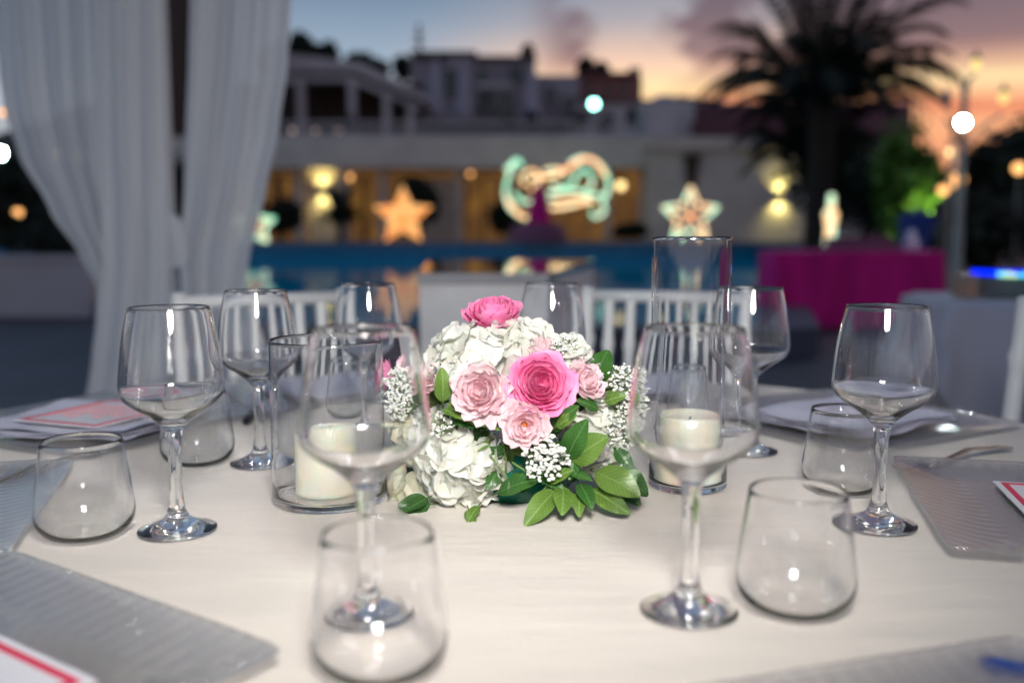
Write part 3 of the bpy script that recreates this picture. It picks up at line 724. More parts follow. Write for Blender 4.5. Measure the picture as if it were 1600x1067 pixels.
# magenta draped cone table in front of the mask
mc = thing('magenta_draped_stand', 'magenta draped stand on a dusty pink cloth below the light mask', 'stand', (at(843, 0, 36.6).x, 36.6, ZD))
zz = at(843, 288, 36.6).z-ZD
MB().lathe([(0, zz), (.18, zz*.97), (.30, zz*.72), (.46, zz*.42), (.5, zz*.3)], 20).build('magenta_drape', M['magenta'], mc, True)
MB().lathe([(.0, zz*.34), (.95, zz*.32), (1.15, .02)], 24).build('pink_cloth', M['dusty'], mc, True)
# magenta buffet table
def draped_table(name, label, cat, x0, x1, y0, y1, z, mtop, mskirt, amp=.03, lam=.16, zb=.02, flare=.05, group=None, rz=0):
    t = thing(name, label, cat, ((x0+x1)/2, (y0+y1)/2, 0), rz, group=group); w = (x1-x0)/2; d = (y1-y0)/2
    MB().box(-w, w, -d, d, z-.02, z).build('cloth_top', mtop, t)
    per = []; step = .03; 
    def line(a, b_):
        n = int((Vector(b_)-Vector(a)).length/step)+1
        nx, ny = (b_[1]-a[1]), -(b_[0]-a[0]); l = sqrt(nx*nx+ny*ny); nx /= l; ny /= l
        for i in range(n):
            s = i/n; per.append((a[0]+(b_[0]-a[0])*s, a[1]+(b_[1]-a[1])*s, nx, ny))
    line((-w, -d), (w, -d)); line((w, -d), (w, d)); line((w, d), (-w, d)); line((-w, d), (-w, -d))
    n = len(per); rows = 10; v = []
    for j in range(rows+1):
        s = j/rows; zz_ = (z-.003)*(1-s)+zb*s
        for i, (x, y, nx, ny) in enumerate(per):
            q = i*step
            k = s**.6*(amp*sin(q/lam*2*pi+1.2*sin(q*2.1))+amp*.5*sin(q/lam*1.3*pi+s))+flare*s+.004
            v.append((x+nx*k, y+ny*k, zz_))
    f = [(j*n+i, j*n+(i+1) % n, (j+1)*n+(i+1) % n, (j+1)*n+i) for j in range(rows) for i in range(n)]
    MB().add(v, f).build('skirt', mskirt, t, True)
    return t
a = at(1224, 0, 10.4).x; c = at(1496, 0, 10.4).x
draped_table('magenta_buffet_table', 'long buffet table under a magenta satin cloth beside the pool', 'table', a, c, 10.4, 11.1, .84, M['magtop'], M['magenta'], .02, .3)
for k, (u, v0, v1, Y, r, m_, nm, lab) in enumerate(((1412, 358, 387, 11.0, .075, 'napkin', 'white_urn', 'white urn at the right end of the magenta table'),)):
    q = at(u, v1, Y); h = .24
    t = thing(nm, lab, 'urn', (q.x, 10.8, .84))
    MB().lathe([(0, 0), (r*.8, 0), (r*1.1, h*.25), (r*1.2, h*.4), (r*.9, h*.5), (0, h*.52)], 18).build('body', M['napkin'], t, True)
    MB().lathe([(r*.6, h*.52), (r*.75, h*.65), (r*.6, h*.85), (0, h)], 18).build('lid', M['napkin'], t, True)
q = at(1350, 0, 11.0); t = thing('serving_tray', 'low dusty pink covered tray in the middle of the magenta table', 'tray', (q.x, 10.75, .84))
MB().box(-.42, .34, -.2, .2, 0, .06).build('base', M['dusty'], t); MB().box(-.36, .28, -.16, .16, .062, .15).build('cover', M['dusty'], t)
bc = thing('blue_folded_parasol', 'royal blue fabric parasol leaning behind the magenta table', 'parasol', (at(1436, 0, 14).x, 14, 0))
zt_ = at(0, 330, 14).z
b = MB(); n = 16; v = []
for r_, z_ in ((.14, .65), (.2, .8), (.26, zt_*.95), (.10, zt_)):
    for k in range(n): v.append((r_*(1+.15*cos(3*2*pi*k/n))*cos(2*pi*k/n)+.1*z_, r_*sin(2*pi*k/n), z_))
b.add(v, [(i*n+k, i*n+(k+1) % n, (i+1)*n+(k+1) % n, (i+1)*n+k) for i in range(3) for k in range(n)]).build('canopy', M['bluefabric'], bc, True)
MB().tube([(0, 0, 0), (.1*.8, 0, .8), (.1*zt_, 0, zt_+.05)], .025, 8).build('pole', M['metal'], bc)
# glossy white plinth
pl = thing('glossy_white_counter', 'glossy grey white counter with mirror like top behind the flowers', 'counter', (0, 0, 0))
zt_ = .905
FP = [(-.262, 2.72), (.10, 2.72), (.36, 4.25), (-.36, 4.25)]
def prism(fp, z0, z1):
    n = len(fp); return MB().add([(x, y, z0) for x, y in fp]+[(x, y, z1) for x, y in fp], [tuple(range(n))[::-1], tuple(range(n, 2*n))]+[(i, (i+1) % n, n+(i+1) % n, n+i) for i in range(n)])
prism(FP, 0, zt_-.032).build('body', M['stone'], pl)
prism([(x*1.02, y+(-.01 if y < 3 else .01)) for x, y in FP], zt_-.03, zt_).build('top', M['gloss'], pl)

# ------------------------------------------------------------------ DRAPES
def interp(rows, v):
    for a, b_ in zip(rows, rows[1:]):
        if a[0] <= v <= b_[0]:
            s = (v-a[0])/(b_[0]-a[0]); s = s*s*(3-2*s)*.5+s*.5
            return a[1]+(b_[1]-a[1])*s, a[2]+(b_[2]-a[2])*s
    return rows[-1][1:]
def drape(rows, Y, folds, amp, ncol=160, nrow=90, ph=0):
    v = []; v0, v1 = rows[0][0], rows[-1][0]
    for j in range(nrow+1):
        vv = v0+(v1-v0)*j/nrow; l, r = interp(rows, vv); wpx = r-l
        for i in range(ncol+1):
            s = i/ncol; ss = s+.025*sin(s*9+vv*.004+ph)
            u = l+wpx*s
            am = amp*min(1.0, .35+wpx/240)
            dy = am*(sin(ss*folds*2*pi+ph+.3*sin(vv*.01))+.45*sin(ss*folds*4.3*pi+vv*.006+ph))
            v.append(tuple(at(u, vv, Y+dy)))
    w = ncol+1
    return MB().add(v, [(j*w+i, (j+1)*w+i, (j+1)*w+i+1, j*w+i+1) for j in range(nrow) for i in range(ncol)])
d1 = drape([(-420, -150, 175), (-200, -80, 165), (-40, -25, 162), (0, -12, 165), (100, -4, 172), (170, 6, 178), (240, 28, 184), (330, 78, 192), (400, 125, 196), (450, 151, 200), (500, 150, 205), (560, 143, 208), (640, 132, 212), (860, 118, 220)], 3.12, 3.6, .028).build('left_drape', M['sheer'], smooth=True)
props(d1, 'sheer white drape swept back to the wrapped post at left', 'curtain', 'gazebo drapes')
d1.name = 'gazebo_drape'
d2 = drape([(-420, 300, 480), (-40, 297, 458), (0, 296, 455), (100, 294, 450), (200, 290, 437), (300, 287, 416), (350, 284, 403), (400, 279, 390), (440, 283, 383), (470, 284, 385), (540, 280, 420), (640, 275, 455), (860, 262, 520)], 3.05, 2.6, .026, ph=2).build('gazebo_drape', M['sheer'], smooth=True)
props(d2, 'sheer white drape right of the dark gap, its edge beside the pool', 'curtain', 'gazebo drapes')
gp = thing('wrapped_gazebo_post', 'gazebo post wrapped in white voile between the two drapes', 'post', (0, 0, 0))
drape([(-420, 138, 248), (0, 146, 252), (170, 150, 258), (330, 158, 264), (420, 160, 267), (500, 152, 269), (560, 146, 267), (640, 134, 262), (860, 118, 262)], 2.98, 2.2, .022, ncol=90).build('voile_wrap', M['sheer'], gp, True)
p = at(212, 0, 3.2).x
MB().box(p-.06, p+.06, 3.2, 3.32, 0, 2.62).build('post', M['chair'], gp)
MB().box(-2.6, 2.4, 3.18, 3.34, 2.622, 2.78).build('beam', M['chair'], gp)
drape([(325, 240, 262), (345, 246, 284), (372, 250, 292), (400, 256, 296), (418, 262, 290)], 3.0, 1.5, .012, 40, 30).build('tie_band', M['sheer'], gp, True)

gr = thing('unseen_shade_canopy', 'unseen white gazebo canopy added over the table to dim the sky light', 'canopy', (0, 0, 0))  # out of view; added and sized to cut sky light on the table
b = MB(); nn_ = 24; v = []
for j in range(nn_+1):
    for i in range(nn_+1):
        a, c_ = i/nn_, j/nn_; v.append((-2.55+4.9*a, -1.0+3.2*c_, 2.79+.5*min(a, 1-a, c_, 1-c_)*2))
b.add(v, [(j*(nn_+1)+i, j*(nn_+1)+i+1, (j+1)*(nn_+1)+i+1, (j+1)*(nn_+1)+i) for j in range(nn_) for i in range(nn_)])
b.build('canopy_cloth', M['sheer'], gr, True)
for x_, y_ in ((2.3, 3.25), (-2.5, -.95), (2.3, -.95), (-2.5, 3.25)): MB().box(x_-.05, x_+.05, y_-.05, y_+.05, 0, 2.8).build('post', M['chair'], gr)
# ================================================================== TABLE
TC = Vector((-.02, 1.03)); TR = .79
tb = thing('round_dining_table', 'round dining table hidden beneath the ivory cloth', 'table', (TC.x, TC.y, 0))
MB().lathe([(0, .715), (TR-.02, .715), (TR-.02, .742), (0, .742)], 64).build('tabletop', M['wood'], tb)
MB().lathe([(0, 0), (.32, 0), (.30, .05), (.06, .08), (.05, .70), (.2, .714), (0, .714)], 32).build('pedestal', M['metal'], tb, True)
def cloth():
    rn = random.Random(5); n = 220; v = [(0, 0, ZT)]; rings = 46
    for j in range(1, rings+1):
        r = TR*j/rings
        for i in range(n):
            a = 2*pi*i/n; x, y = r*cos(a), r*sin(a)
            z = ZT+.0009*noise.noise(Vector((x*3, y*11, 0)))+.0006*noise.noise(Vector((x*9, y*5, 4)))
            v.append((x, y, z))
    dr = 26
    for j in range(1, dr+1):
        s = j/dr; z = ZT-.004-(.70)*s
        for i in range(n):
            a = 2*pi*i/n
            k = .008+s*.05+s**.7*(.030*sin(a*17+.6*sin(a*3))+.012*sin(a*31+1))
            r = TR+k
            v.append((r*cos(a), r*sin(a), z if j > 1 else ZT-.008))
    f = [(0, 1+i, 1+(i+1) % n) for i in range(n)]
    for j in range(rings+dr-1):
        f += [(1+j*n+i, 1+(j+1)*n+i, 1+(j+1)*n+(i+1) % n, 1+j*n+(i+1) % n) for i in range(n)]
    o = MB().add(v, f).build('tablecloth', M['cloth'], None, True, (TC.x, TC.y, 0))
    props(o, 'ivory tablecloth over the round table with glasses and flowers', 'tablecloth')
cloth()
Z0 = ZT+.0012

# ------------------------------------------------------------------ glassware
def sm(pts, n=4):
    out = []
    for i in range(len(pts)-1):
        P = [Vector(pts[k]) for k in (max(i-1, 0), i, i+1, min(i+2, len(pts)-1))]
        for k in range(n):
            s = k/n; q = .5*((2*P[1])+(P[2]-P[0])*s+(2*P[0]-5*P[1]+4*P[2]-P[3])*s*s+(3*P[1]-P[0]-3*P[2]+P[3])*s**3); out.append((max(q.x, 0), q.y))
    out.append(tuple(pts[-1])); return out
def wine_glass():
    t = thing('wine_glass', '', 'wine glass', group='wine glasses on the ivory cloth')
    outer = sm([(.0078, .091), (.0115, .096), (.0225, .1055), (.0345, .1135), (.0425, .1215), (.0445, .130), (.0437, .142), (.0417, .160), (.0388, .178), (.0342, .1985)], 5)
    inner = sm([(.0330, .1985), (.0376, .178), (.0405, .160), (.0425, .142), (.0432, .130), (.0412, .1225), (.0332, .1150), (.0212, .1078), (.0100, .1010), (.0, .0985)], 5)
    rim = [(.0339, .1998), (.0333, .1998)]
    MB().lathe(outer+rim+inner, 72).build('bowl', M['wall_glass'], t, True)
    st = sm([(.0098, .0150), (.0078, .020), (.0060, .032), (.0056, .052), (.0060, .072), (.0068, .084), (.0078, .091)], 4)
    MB().lathe(st, 36).build('stem', M['solid_glass'], t, True)
    ft = sm([(.0, .0010), (.020, .0012), (.0325, .0004), (.0340, .0014), (.0330, .0032), (.0250, .0055), (.0160, .0095), (.0110, .0130), (.0098, .0150)], 4)
    MB().lathe(ft, 64).build('foot', M['solid_glass'], t, True)
    return t
def tumbler():
    t = thing('tumbler', '', 'tumbler', group='stemless tumblers on the ivory cloth')
    outer = sm([(.0, .0006), (.022, .0008), (.033, .0045), (.0395, .0125), (.0415, .022), (.0405, .035), (.0375, .058), (.0335, .085)], 5)
    inner = sm([(.0323, .085), (.0363, .058), (.0392, .035), (.0401, .023), (.0380, .0145), (.0320, .0078), (.022, .0050), (.0, .0045)], 5)
    MB().lathe(outer+[(.0331, .0860), (.0326, .0860)]+inner, 72).build('glass_body', M['wall_glass'], t, True)
    return t
wg = wine_glass()
GL = [(-.100, .640, 'nearest left wine glass, blurred, before the candle cylinder'), (.124, .648, 'nearest right wine glass, blurred, before the tall cylinder'),
      (.332, .848, 'wine glass right of the tall cylinder, before the magenta table'), (-.298, .832, 'sharp wine glass standing left before the voile wrapped post'),
      (-.290, 1.085, 'wine glass between the left drape and the short candle cylinder'), (.288, 1.145, 'wine glass half hidden behind the tall cylinder'),
      (-.185, 1.235, 'wine glass behind the short cylinder reflecting the orange star'), (.052, 1.245, 'wine glass directly behind the flowers before the counter')]
for i, (x, y, lab) in enumerate(GL): place(wg, i == 0, (x, y, Z0), i*.7, lab)
tm = tumbler()
TL = [(-.373, .817, 'tumbler at left beside the front left charger'), (-.362, 1.085, 'tumbler behind the sharp left wine glass'), (-.080, .556, 'very blurred tumbler at the bottom before the left wine glass'),
      (.199, .652, 'blurred tumbler at front right beyond the nearest wine glass'), (.340, .965, 'tumbler behind the right wine glass'), (.235, 1.28, 'tumbler behind the tall cylinder near the back chair'), (-.24, 1.36, 'tumbler at the back left beside the back charger')]
for i, (x, y, lab) in enumerate(TL): place(tm, i == 0, (x, y, Z0), i, lab)
def cylinder(name, label, x, y, r, h, tilt=0):
    t = thing(name, label, 'glass vase', (x, y, Z0)); w = .0018
    prof = [(0, 0), (r-.005, 0), (r-.004, 0), (r-.002, .0005), (r-.0005, .002), (r, .004), (r, .006)]+[(r, .006+(h-.010)*k/12) for k in range(1, 13)]
    prof += [(r, h-.002), (r-.0006, h-.0005), (r-w/2, h), (r-w+.0006, h-.0005), (r-w, h-.002), (r-w, h-.004)]+[(r-w, h-.004-(h-.016)*k/12) for k in range(1, 13)]
    prof += [(r-w-.001, .009), (r-w-.003, .007), (r-w-.006, .0062), (r-w-.008, .006), (0, .006)]
    MB().lathe(prof, 96).build('glass_wall', M['wall_glass'], t, True)
    return t
cylinder('glass_cylinder', 'short wide glass cylinder around a candle left of the flowers', -.181, .935, .0565, .161)
cylinder('glass_cylinder', 'tall narrow glass cylinder around a candle right of the flowers', .184, .985, .0405, .260)
def candle(label, x, y, r, h):
    t = thing('pillar_candle', label, 'candle', (x, y, Z0+.0068))
    MB().lathe(sm([(0, 0), (r*.97, 0), (r, .003), (r, h*.5), (r*1.0, h-.003), (r*.95, h), (r*.8, h-.003), (r*.3, h-.006), (0, h-.006)], 3), 48).build('wax', M['wax'], t, True)
    MB().tube([(0, 0, h-.008), (.001, 0, h-.004), (.002, 0, h-.0015)], .0009, 6).build('wick', M['wick'], t)
candle('ivory pillar candle inside the short wide glass cylinder', -.185, .935, .0298, .062)
candle('ivory pillar candle inside the tall narrow glass cylinder', .184, .985, .0355, .068)

# ------------------------------------------------------------------ chargers, cards, napkins
def charger():
    t = thing('charger_plate', '', 'charger plate', group='ribbed glass charger plates at each setting')
    n = 96; h = .166; v = []; rows = [(1.0, .0), (1.0, .0)]
    def rr(a, s):     # rounded square, distance along direction a
        p = 7.0; c_, s_ = abs(cos(a)), abs(sin(a)); return s/((c_**p+s_**p)**(1/p))
    # square grid mapped with ridges radiating across the rim
    G = 84
    for j in range(G+1):
        for i in range(G+1):
            x = (i/G*2-1); y = (j/G*2-1)
            # squircle-ish corners
            m_ = max(abs(x), abs(y)); q = min(abs(x), abs(y))
            k = 1-.022*(m_**12)*(q**12)
            X, Y_ = x*h*k, y*h*k
            e = m_
            z = .004+.010*max(0, (e-.66)/.34)**1.3
            if e > .60:
                along = (Y_ if abs(x) > abs(y) else X)
                z += .0007*sin(along*2*pi/.0155+1.5*sin(X*40))*min(1, (e-.60)*8)*min(1, (1.02-e)*14)
            else:
                z += .00022*sin(X*420)*sin(Y_*390)
            v.append((X, Y_, z))
    w = G+1; nv = len(v); f = [(j*w+i, j*w+i+1, (j+1)*w+i+1, (j+1)*w+i) for j in range(G) for i in range(G)]
    low = []
    for (X, Y_, z) in v:
        e = max(abs(X), abs(Y_))/h
        low.append((X*.997, Y_*.997, .0009+.010*max(0, (e-.66)/.34)**1.3))
    f += [(nv+a, nv+d, nv+c_, nv+b_) for a, b_, c_, d in f[:G*G]]
    ring = [i for i in range(G)]+[j*w+G for j in range(G)]+[G*w+i for i in range(G, 0, -1)]+[j*w for j in range(G, 0, -1)]
    for k in range(len(ring)):
        a, b_ = ring[k], ring[(k+1) % len(ring)]; f.append((a, nv+a, nv+b_, b_))
    MB().add(v+low, f).build('plate', M['charger'], t, True)
    return t
ch = charger()
CH = [(31, .558, 31, 'charger plate with lilac napkin at right below the white chair', 'nap'), (-16, .593, -14, 'charger plate at the right edge holding a red bordered card', 'card'),
      (-71, .70, -72, 'charger plate at the bottom edge between tumbler and nearest right glass', 'no'), (236, .62, 235, 'charger plate in the bottom left corner under a red bordered card', 'card'),
      (197, .61, 196, 'charger plate cut by the left edge beside the left tumbler', 'no'), (154, .61, 156, 'charger plate at left before the drape with card and napkin', 'both'),
      (117, .60, 117, 'charger plate before the back left chair', 'nap'), (72, .60, 71, 'charger plate before the back right chair', 'nap')]
def menu_card(x, y, z, rz, label, w=.095, l=.15, group='menu cards on the chargers'):
    t = thing('menu_card', label, 'menu card', (x, y, z), rz, group=group)
    MB().box(-w, w, -l/2, l/2, 0, .0012).build('paper', M['card'], t)
    b = MB(); o = .006; k = .006; zz = .0017
    b.box(-w+o, w-o, -l/2+o, -l/2+o+k, .0013, zz); b.box(-w+o, w-o, l/2-o-k, l/2-o, .0013, zz)
    b.box(-w+o, -w+o+k, -l/2+o+k, l/2-o-k, .0013, zz); b.box(w-o-k, w-o, -l/2+o+k, l/2-o-k, .0013, zz)
    b.build('red_border', M['ink'], t)
    rn = random.Random(int(x*1000)+9)
    b = MB()
    for r_ in range(6):
        yy = l/2-.032-r_*.018; xx = -w*.6+rn.random()*.015; pts = []
        ln = w*1.1*(.6+.5*rn.random()); n = int(ln/.0022)
        for i in range(n):
            pts.append((xx+i*.0022+.0012*cos(i*1.7), yy+.0035*sin(i*1.7)*(.6+.5*sin(i*.37)), .0018))
        b.tube(pts, .0007, 4)
    b.build('script_lettering', M['inklight'], t)
    return t
def napkin(x, y, z, rz, label, sx=.115, sy=.10):
    t = thing('folded_napkin', label, 'napkin', (x, y, z), rz, group='folded napkins on the chargers')
    n = 24
    for lay in range(3):
        v = []
        for j in range(n+1):
            for i in range(n+1):
                a = (i/n*2-1); b_ = (j/n*2-1)
                sh = 1-.04*lay
                zz = .003+lay*.004+.003*noise.noise(Vector((a*2+lay, b_*2, x*5)))+.0025*(abs(a)**6)
                v.append((a*sx*sh+.01*b_*b_, b_*sy*sh+.006*sin(a*3+lay), zz))
        for k in range(len(v)): pass
        w = n+1; f = [(j*w+i, j*w+i+1, (j+1)*w+i+1, (j+1)*w+i) for j in range(n) for i in range(n)]
        MB().add(v, f).build('cloth_layer', M['napkin'], t, True)
    return t
for i, (ang, r, rot, lab, what) in enumerate(CH):
    x = TC.x+r*cos(R(ang)); y = TC.y+r*sin(R(ang)); rz = R(rot)
    c_ = place(ch, i == 0, (x, y, Z0), rz, lab)
    if what == 'nap': napkin(x, y, Z0+.004, rz+.1, ['white lilac napkin on the right charger below the chair', '', '', '', '', '', 'napkin on the charger before the back left chair', 'napkin on the charger before the back right chair'][i])
    if what == 'card': menu_card(x+(.008 if i == 3 else 0), y+(.004 if i == 3 else 0), Z0+.0065, rz+pi/2, 'red bordered menu card at the right edge' if i == 1 else 'red bordered menu card in the bottom left corner')
    if what == 'both':
        napkin(x, y, Z0+.004, rz+.25, 'white napkin under a coral trimmed card at left', .12, .11)
        menu_card(x+.01, y-.005, Z0+.020, rz+.05+pi/2, 'coral trimmed menu card on the napkin at left', .085, .14)
# ------------------------------------------------------------------ cutlery
def fork(x, y, rz, label, Lh=.185):
    t = thing('fork', label, 'fork', (x, y, Z0), rz, group='forks beside the chargers')
    pts = [(-.02, .0035), (.0, .0025), (.03, .006), (.07, .010), (.12, .007), (Lh-.03, .003)]
    wd = [.010, .0035, .0028, .0032, .0055, .0065]
    v = []; f = []
    for (s, z), w_ in zip(pts, wd):
        v += [(s, -w_, z), (s, w_, z), (s, w_*.8, z+.0022), (s, -w_*.8, z+.0022)]
    for i in range(len(pts)-1):
        a = i*4; f += [(a+k, a+(k+1) % 4, a+4+(k+1) % 4, a+4+k) for k in range(4)]
    f += [(3, 2, 1, 0), tuple(len(v)-4+k for k in range(4))]
    MB().add(v, f).build('handle', M['steel'], t, True)
    for k in range(4):
        o = (k-1.5)*.0058
        MB().tube([(-.018, o*.8, .0045), (-.03, o, .002), (-.05, o, .0035), (-.068, o, .009)], [.0016, .0015, .0013, .0007], 6).build('tine', M['steel'], t, True)
    return t
def onT(u, v):
    d = ray(u, v); k = (Z0-EYE)/d.z; return d.x*k, d.y*k
x, y = onT(1462, 733); x2, y2 = onT(1570, 706)
fork(x, y, atan2(y2-y, x2-x), 'fork between the two right chargers').scale = (1.0, 1.2, 1.3)
x, y = onT(395, 648); x2, y2 = onT(345, 630)
def knife(x, y, rz, label, hm='steel'):
    t = thing('knife', label, 'knife', (x, y, Z0), rz, group='knives beside the chargers')
    MB().tube([(0, 0, .004), (.03, 0, .005), (.08, 0, .005), (.095, 0, .004)], [.004, .0055, .006, .002], 10).build('handle', M[hm], t, True)
    v = [(0, -.005, .002), (-.04, -.008, .002), (-.09, -.008, .002), (-.11, .002, .002), (-.09, .004, .002), (0, .004, .002)]
    n = 6; vv = v+[(a, b_*.9, .0035) for a, b_, c_ in v]
    MB().add(vv, [tuple(range(n))[::-1], tuple(range(n, 2*n))]+[(i, (i+1) % n, n+(i+1) % n, n+i) for i in range(n)]).build('blade', M['steel'], t)
    return t
knife(x, y+.01, atan2(y2-y, x2-x)+2.6, 'knife with dark handle behind the left wine glasses', 'black')
x, y = onT(20, 760); fork(x-.02, y, 1.25, 'fork by the left edge between two chargers')
x, y = onT(1585, 1058); pn = thing('blue_pen', 'small blue pen at the bottom right corner', 'pen', (x, y, Z0), -.5)
MB().tube([(-.02, 0, .005), (-.012, 0, .005), (.09, 0, .005)], [.001, .005, .005], 12).build('barrel', M['bluething'], pn, True)
MB().tube([(.0905, 0, .005), (.12, 0, .005), (.122, 0, .005)], [.0056, .0056, .003], 12).build('cap', M['bluething'], pn, True)

# ------------------------------------------------------------------ CHAIRS (bamboo style)
def chair():
    t = thing('banquet_chair', '', 'chair', group='white slatted banquet chairs')
    w, d, sh, bh = .156, .18, .45, .900
    def bam(b, pts, r):
        P = [Vector(p) for p in pts]; Ln = (P[1]-P[0]).length; n = max(2, int(Ln/.02)); out = []; rr = []
        for i in range(n+1):
            s = i/n; out.append(P[0].lerp(P[1], s))
            rr.append(r*(1.28 if (i % 7 == 3) else 1.0))
        b.tube(out, rr, 10)
    # back at +y side (away from the table); seat toward -y
    for sx in (-1, 1):
        b = MB(); bam(b, [(sx*w, d, 0), (sx*w, d, sh)], .0155); b.build('rear_leg', M['chair'], t, True)
        b = MB(); bam(b, [(sx*w, d, sh), (sx*w*1.02, d+.055, bh)], .0155)
        b.lathe([(0, -.006), (.0155, -.004), (.014, .004), (0, .007)], 12, c=(sx*w*1.02, d+.055, bh)); b.build('back_post', M['chair'], t, True)
        b = MB(); bam(b, [(sx*w, -d, 0), (sx*w, -d, sh)], .0155); b.build('front_leg', M['chair'], t, True)
    for z, yy in ((bh-.012, .0555), (bh-.31, .020)):
        MB().tube([(-w, d+yy, z), (w, d+yy, z)], .013, 10).build('back_rail', M['chair'], t, True)
    for k in range(6):
        x = -w+(k+1)*2*w/7; b = MB(); bam(b, [(x, d+.020, bh-.31), (x, d+.0555, bh-.012)], .0105); b.build('spindle', M['chair'], t, True)
    MB().box(-w-.01, w+.01, -d-.01, d+.01, sh-.02, sh+.012).build('seat', M['chair'], t)
    b = MB()
    cp = []; n = 14
    for j in range(n+1):
        for i in range(n+1):
            a, c_ = i/n*2-1, j/n*2-1; cp.append((a*w, c_*d, sh+.014+.035*(1-a**4)*(1-c_**4)))
    b.add(cp, [(j*(n+1)+i, j*(n+1)+i+1, (j+1)*(n+1)+i+1, (j+1)*(n+1)+i) for j in range(n) for i in range(n)]).build('cushion', M['cushion'], t, True)
    for z in (.16, .28):
        b = MB()
        b.tube([(-w, -d, z), (w, -d, z)], .009, 8); b.build('stretcher', M['chair'], t, True)
        for sx in (-1, 1): MB().tube([(sx*w, -d, z+.02), (sx*w, d, z+.02)], .009, 8).build('stretcher', M['chair'], t, True)
    return t
chp = chair()
CHS = [(119, .95, 'white chair behind the back left setting, drape behind it'), (70.3, .97, 'white chair behind the tall cylinder at back right'), (27.5, 1.13, 'white chair cut by the right edge beside the clothed table')]
def chair_at(i, ang, r, lab, rot=None):
    # backrest centre lies at radius r
    a = R(ang); bx, by = TC.x+r*cos(a), TC.y+r*sin(a); k = .235
    x, y = bx-k*cos(a), by-k*sin(a)
    place(chp, i == 0, (x, y, 0), a-pi/2, lab)
for i, (ang, r, lab) in enumerate(CHS): chair_at(i, ang, r, lab)

# ------------------------------------------------------------------ clothed side table at right with plates
ax = at(1545, 0, 3.4).x
draped_table('clothed_side_table', 'side table under a draped grey white cloth at right', 'table', ax, ax+1.6, 3.45, 4.05, .755, M['bluecloth'], M['bluecloth'], .035, .26, .05, .07, rz=R(-12))
b = MB(); zt_ = .765   # overlay cloth, hanging corners
n = 40; v = []
for j in range(n+1):
    for i in range(n+1):
        a, c_ = i/n*2-1, j/n*2-1
        X, Y_ = (a-c_)*.62, max(-1.24, min(.30, (a+c_)*.62))       # diamond
        ex = max(0, -X-.02)*0; 
        hy = max(0, (-Y_)-.42)
        z = -hy*1.0
        yy = max(Y_, -.42)-.02*(hy > 0)-.07*min(1, hy*4)*(1+.4*sin(X*24))
        hx = max(0, (-X)-.40); z2 = -hx; xx = max(X, -.40)-.09*min(1, hx*4)*(1+.4*sin(Y_*24))
        v.append((xx, yy, min(z, z2)+.002*sin(X*14)*cos(Y_*12)))
b.add(v, [(j*(n+1)+i, j*(n+1)+i+1, (j+1)*(n+1)+i+1, (j+1)*(n+1)+i) for j in range(n) for i in range(n)])
ov = b.build('overlay_cloth', M['bluecloth'], None, True, (ax+.46, 3.86, zt_), (0, 0, R(-12))); props(ov, 'overlay cloth with hanging corner on the side table at right', 'cloth')
x = at(1600, 0, 3.8).x
prp = None
for k in range(7):
    t = thing('stacked_plate', 'grey plate number %s from the bottom in the stack on the side table' % ['one', 'two', 'three', 'four', 'five', 'six', 'seven'][k], 'plate', (x+.004*random.random(), 3.8, .772+k*.0125), group='plates stacked on the side table') if False else None
    me = MB().lathe([(0, 0), (.08, 0), (.16, .012), (.17, .014), (.17, .018), (.155, .016), (.08, .004), (0, .004)], 40).mesh('plate', True) if k == 0 else prp
    prp = me
    o = obj('plate', me, M['plate'], None, (x+.004*random.random(), 3.8, .772+k*.0105), None)
    props(o, ['lowest', 'second lowest', 'third lowest', 'middle', 'third from top', 'second from top', 'topmost'][k] + (' plate of seven' if k == 3 else ' plate') + ' in the stack on the side table', 'plate', 'plates stacked on the side table')
t = thing('plate_warmer_base', 'peach coloured end block at the left side of the plate stack', 'block', (at(1531, 0, 3.75).x, 3.75, .772))
MB().box(-.028, .028, -.05, .05, 0, .09).build('body', M['wickerbrown'], t); MB().box(-.032, .032, -.054, .054, .0665, .073).build('cap', M['plate'], t)
t = thing('led_tray', 'tray edged with glowing blue and cyan light above the plate stack', 'tray', (at(1622, 0, 3.8).x, 3.8, .846))
MB().lathe([(0, 0), (.17, 0), (.2, .012), (.2, .016), (.165, .006), (0, .006)], 40).build('tray', M['black'], t, True)
MB().tube([(-.205, -.02, .022), (-.19, -.08, .022), (-.16, -.13, .022), (-.09, -.18, .022)], .010, 8).build('light_strip', M['ledblue'], t, True)
MB().tube([(-.165, -.135, .018), (-.08, -.185, .018), (0, -.2, .018)], .009, 8).build('light_strip', M['ledcyan'], t, True)
MB().tube([(0.01, -.2, .022), (.1, -.175, .022), (.18, -.1, .022)], .010, 8).build('light_strip', M['ledblue'], t, True)

# ================================================================== FLOWERS
FC = Vector((.004, 1.0, Z0)); EC = Vector((.004, 1.0, Z0+.085)); ER = Vector((.125, .120, .098))
fa = thing('flower_arrangement', 'centrepiece of pink roses, white hydrangea and green leaves in a green pot', 'flower arrangement', FC)
def hit(u, v, k=1.0):
    d = ray(u, v); o = Vector((0, 0, EYE))-EC; Rr = ER*k
    D = Vector((d.x/Rr.x, d.y/Rr.y, d.z/Rr.z)); O = Vector((o.x/Rr.x, o.y/Rr.y, o.z/Rr.z))
    a = D.dot(D); b_ = 2*O.dot(D); c_ = O.dot(O)-1; q = b_*b_-4*a*c_
    t_ = (-b_-sqrt(q))/(2*a) if q > 0 else -b_/(2*a)
    p = Vector((0, 0, EYE))+d*t_; r_ = p-EC
    n_ = Vector((r_.x/Rr.x**2, r_.y/Rr.y**2, r_.z/Rr.z**2)).normalized()
    return p, n_
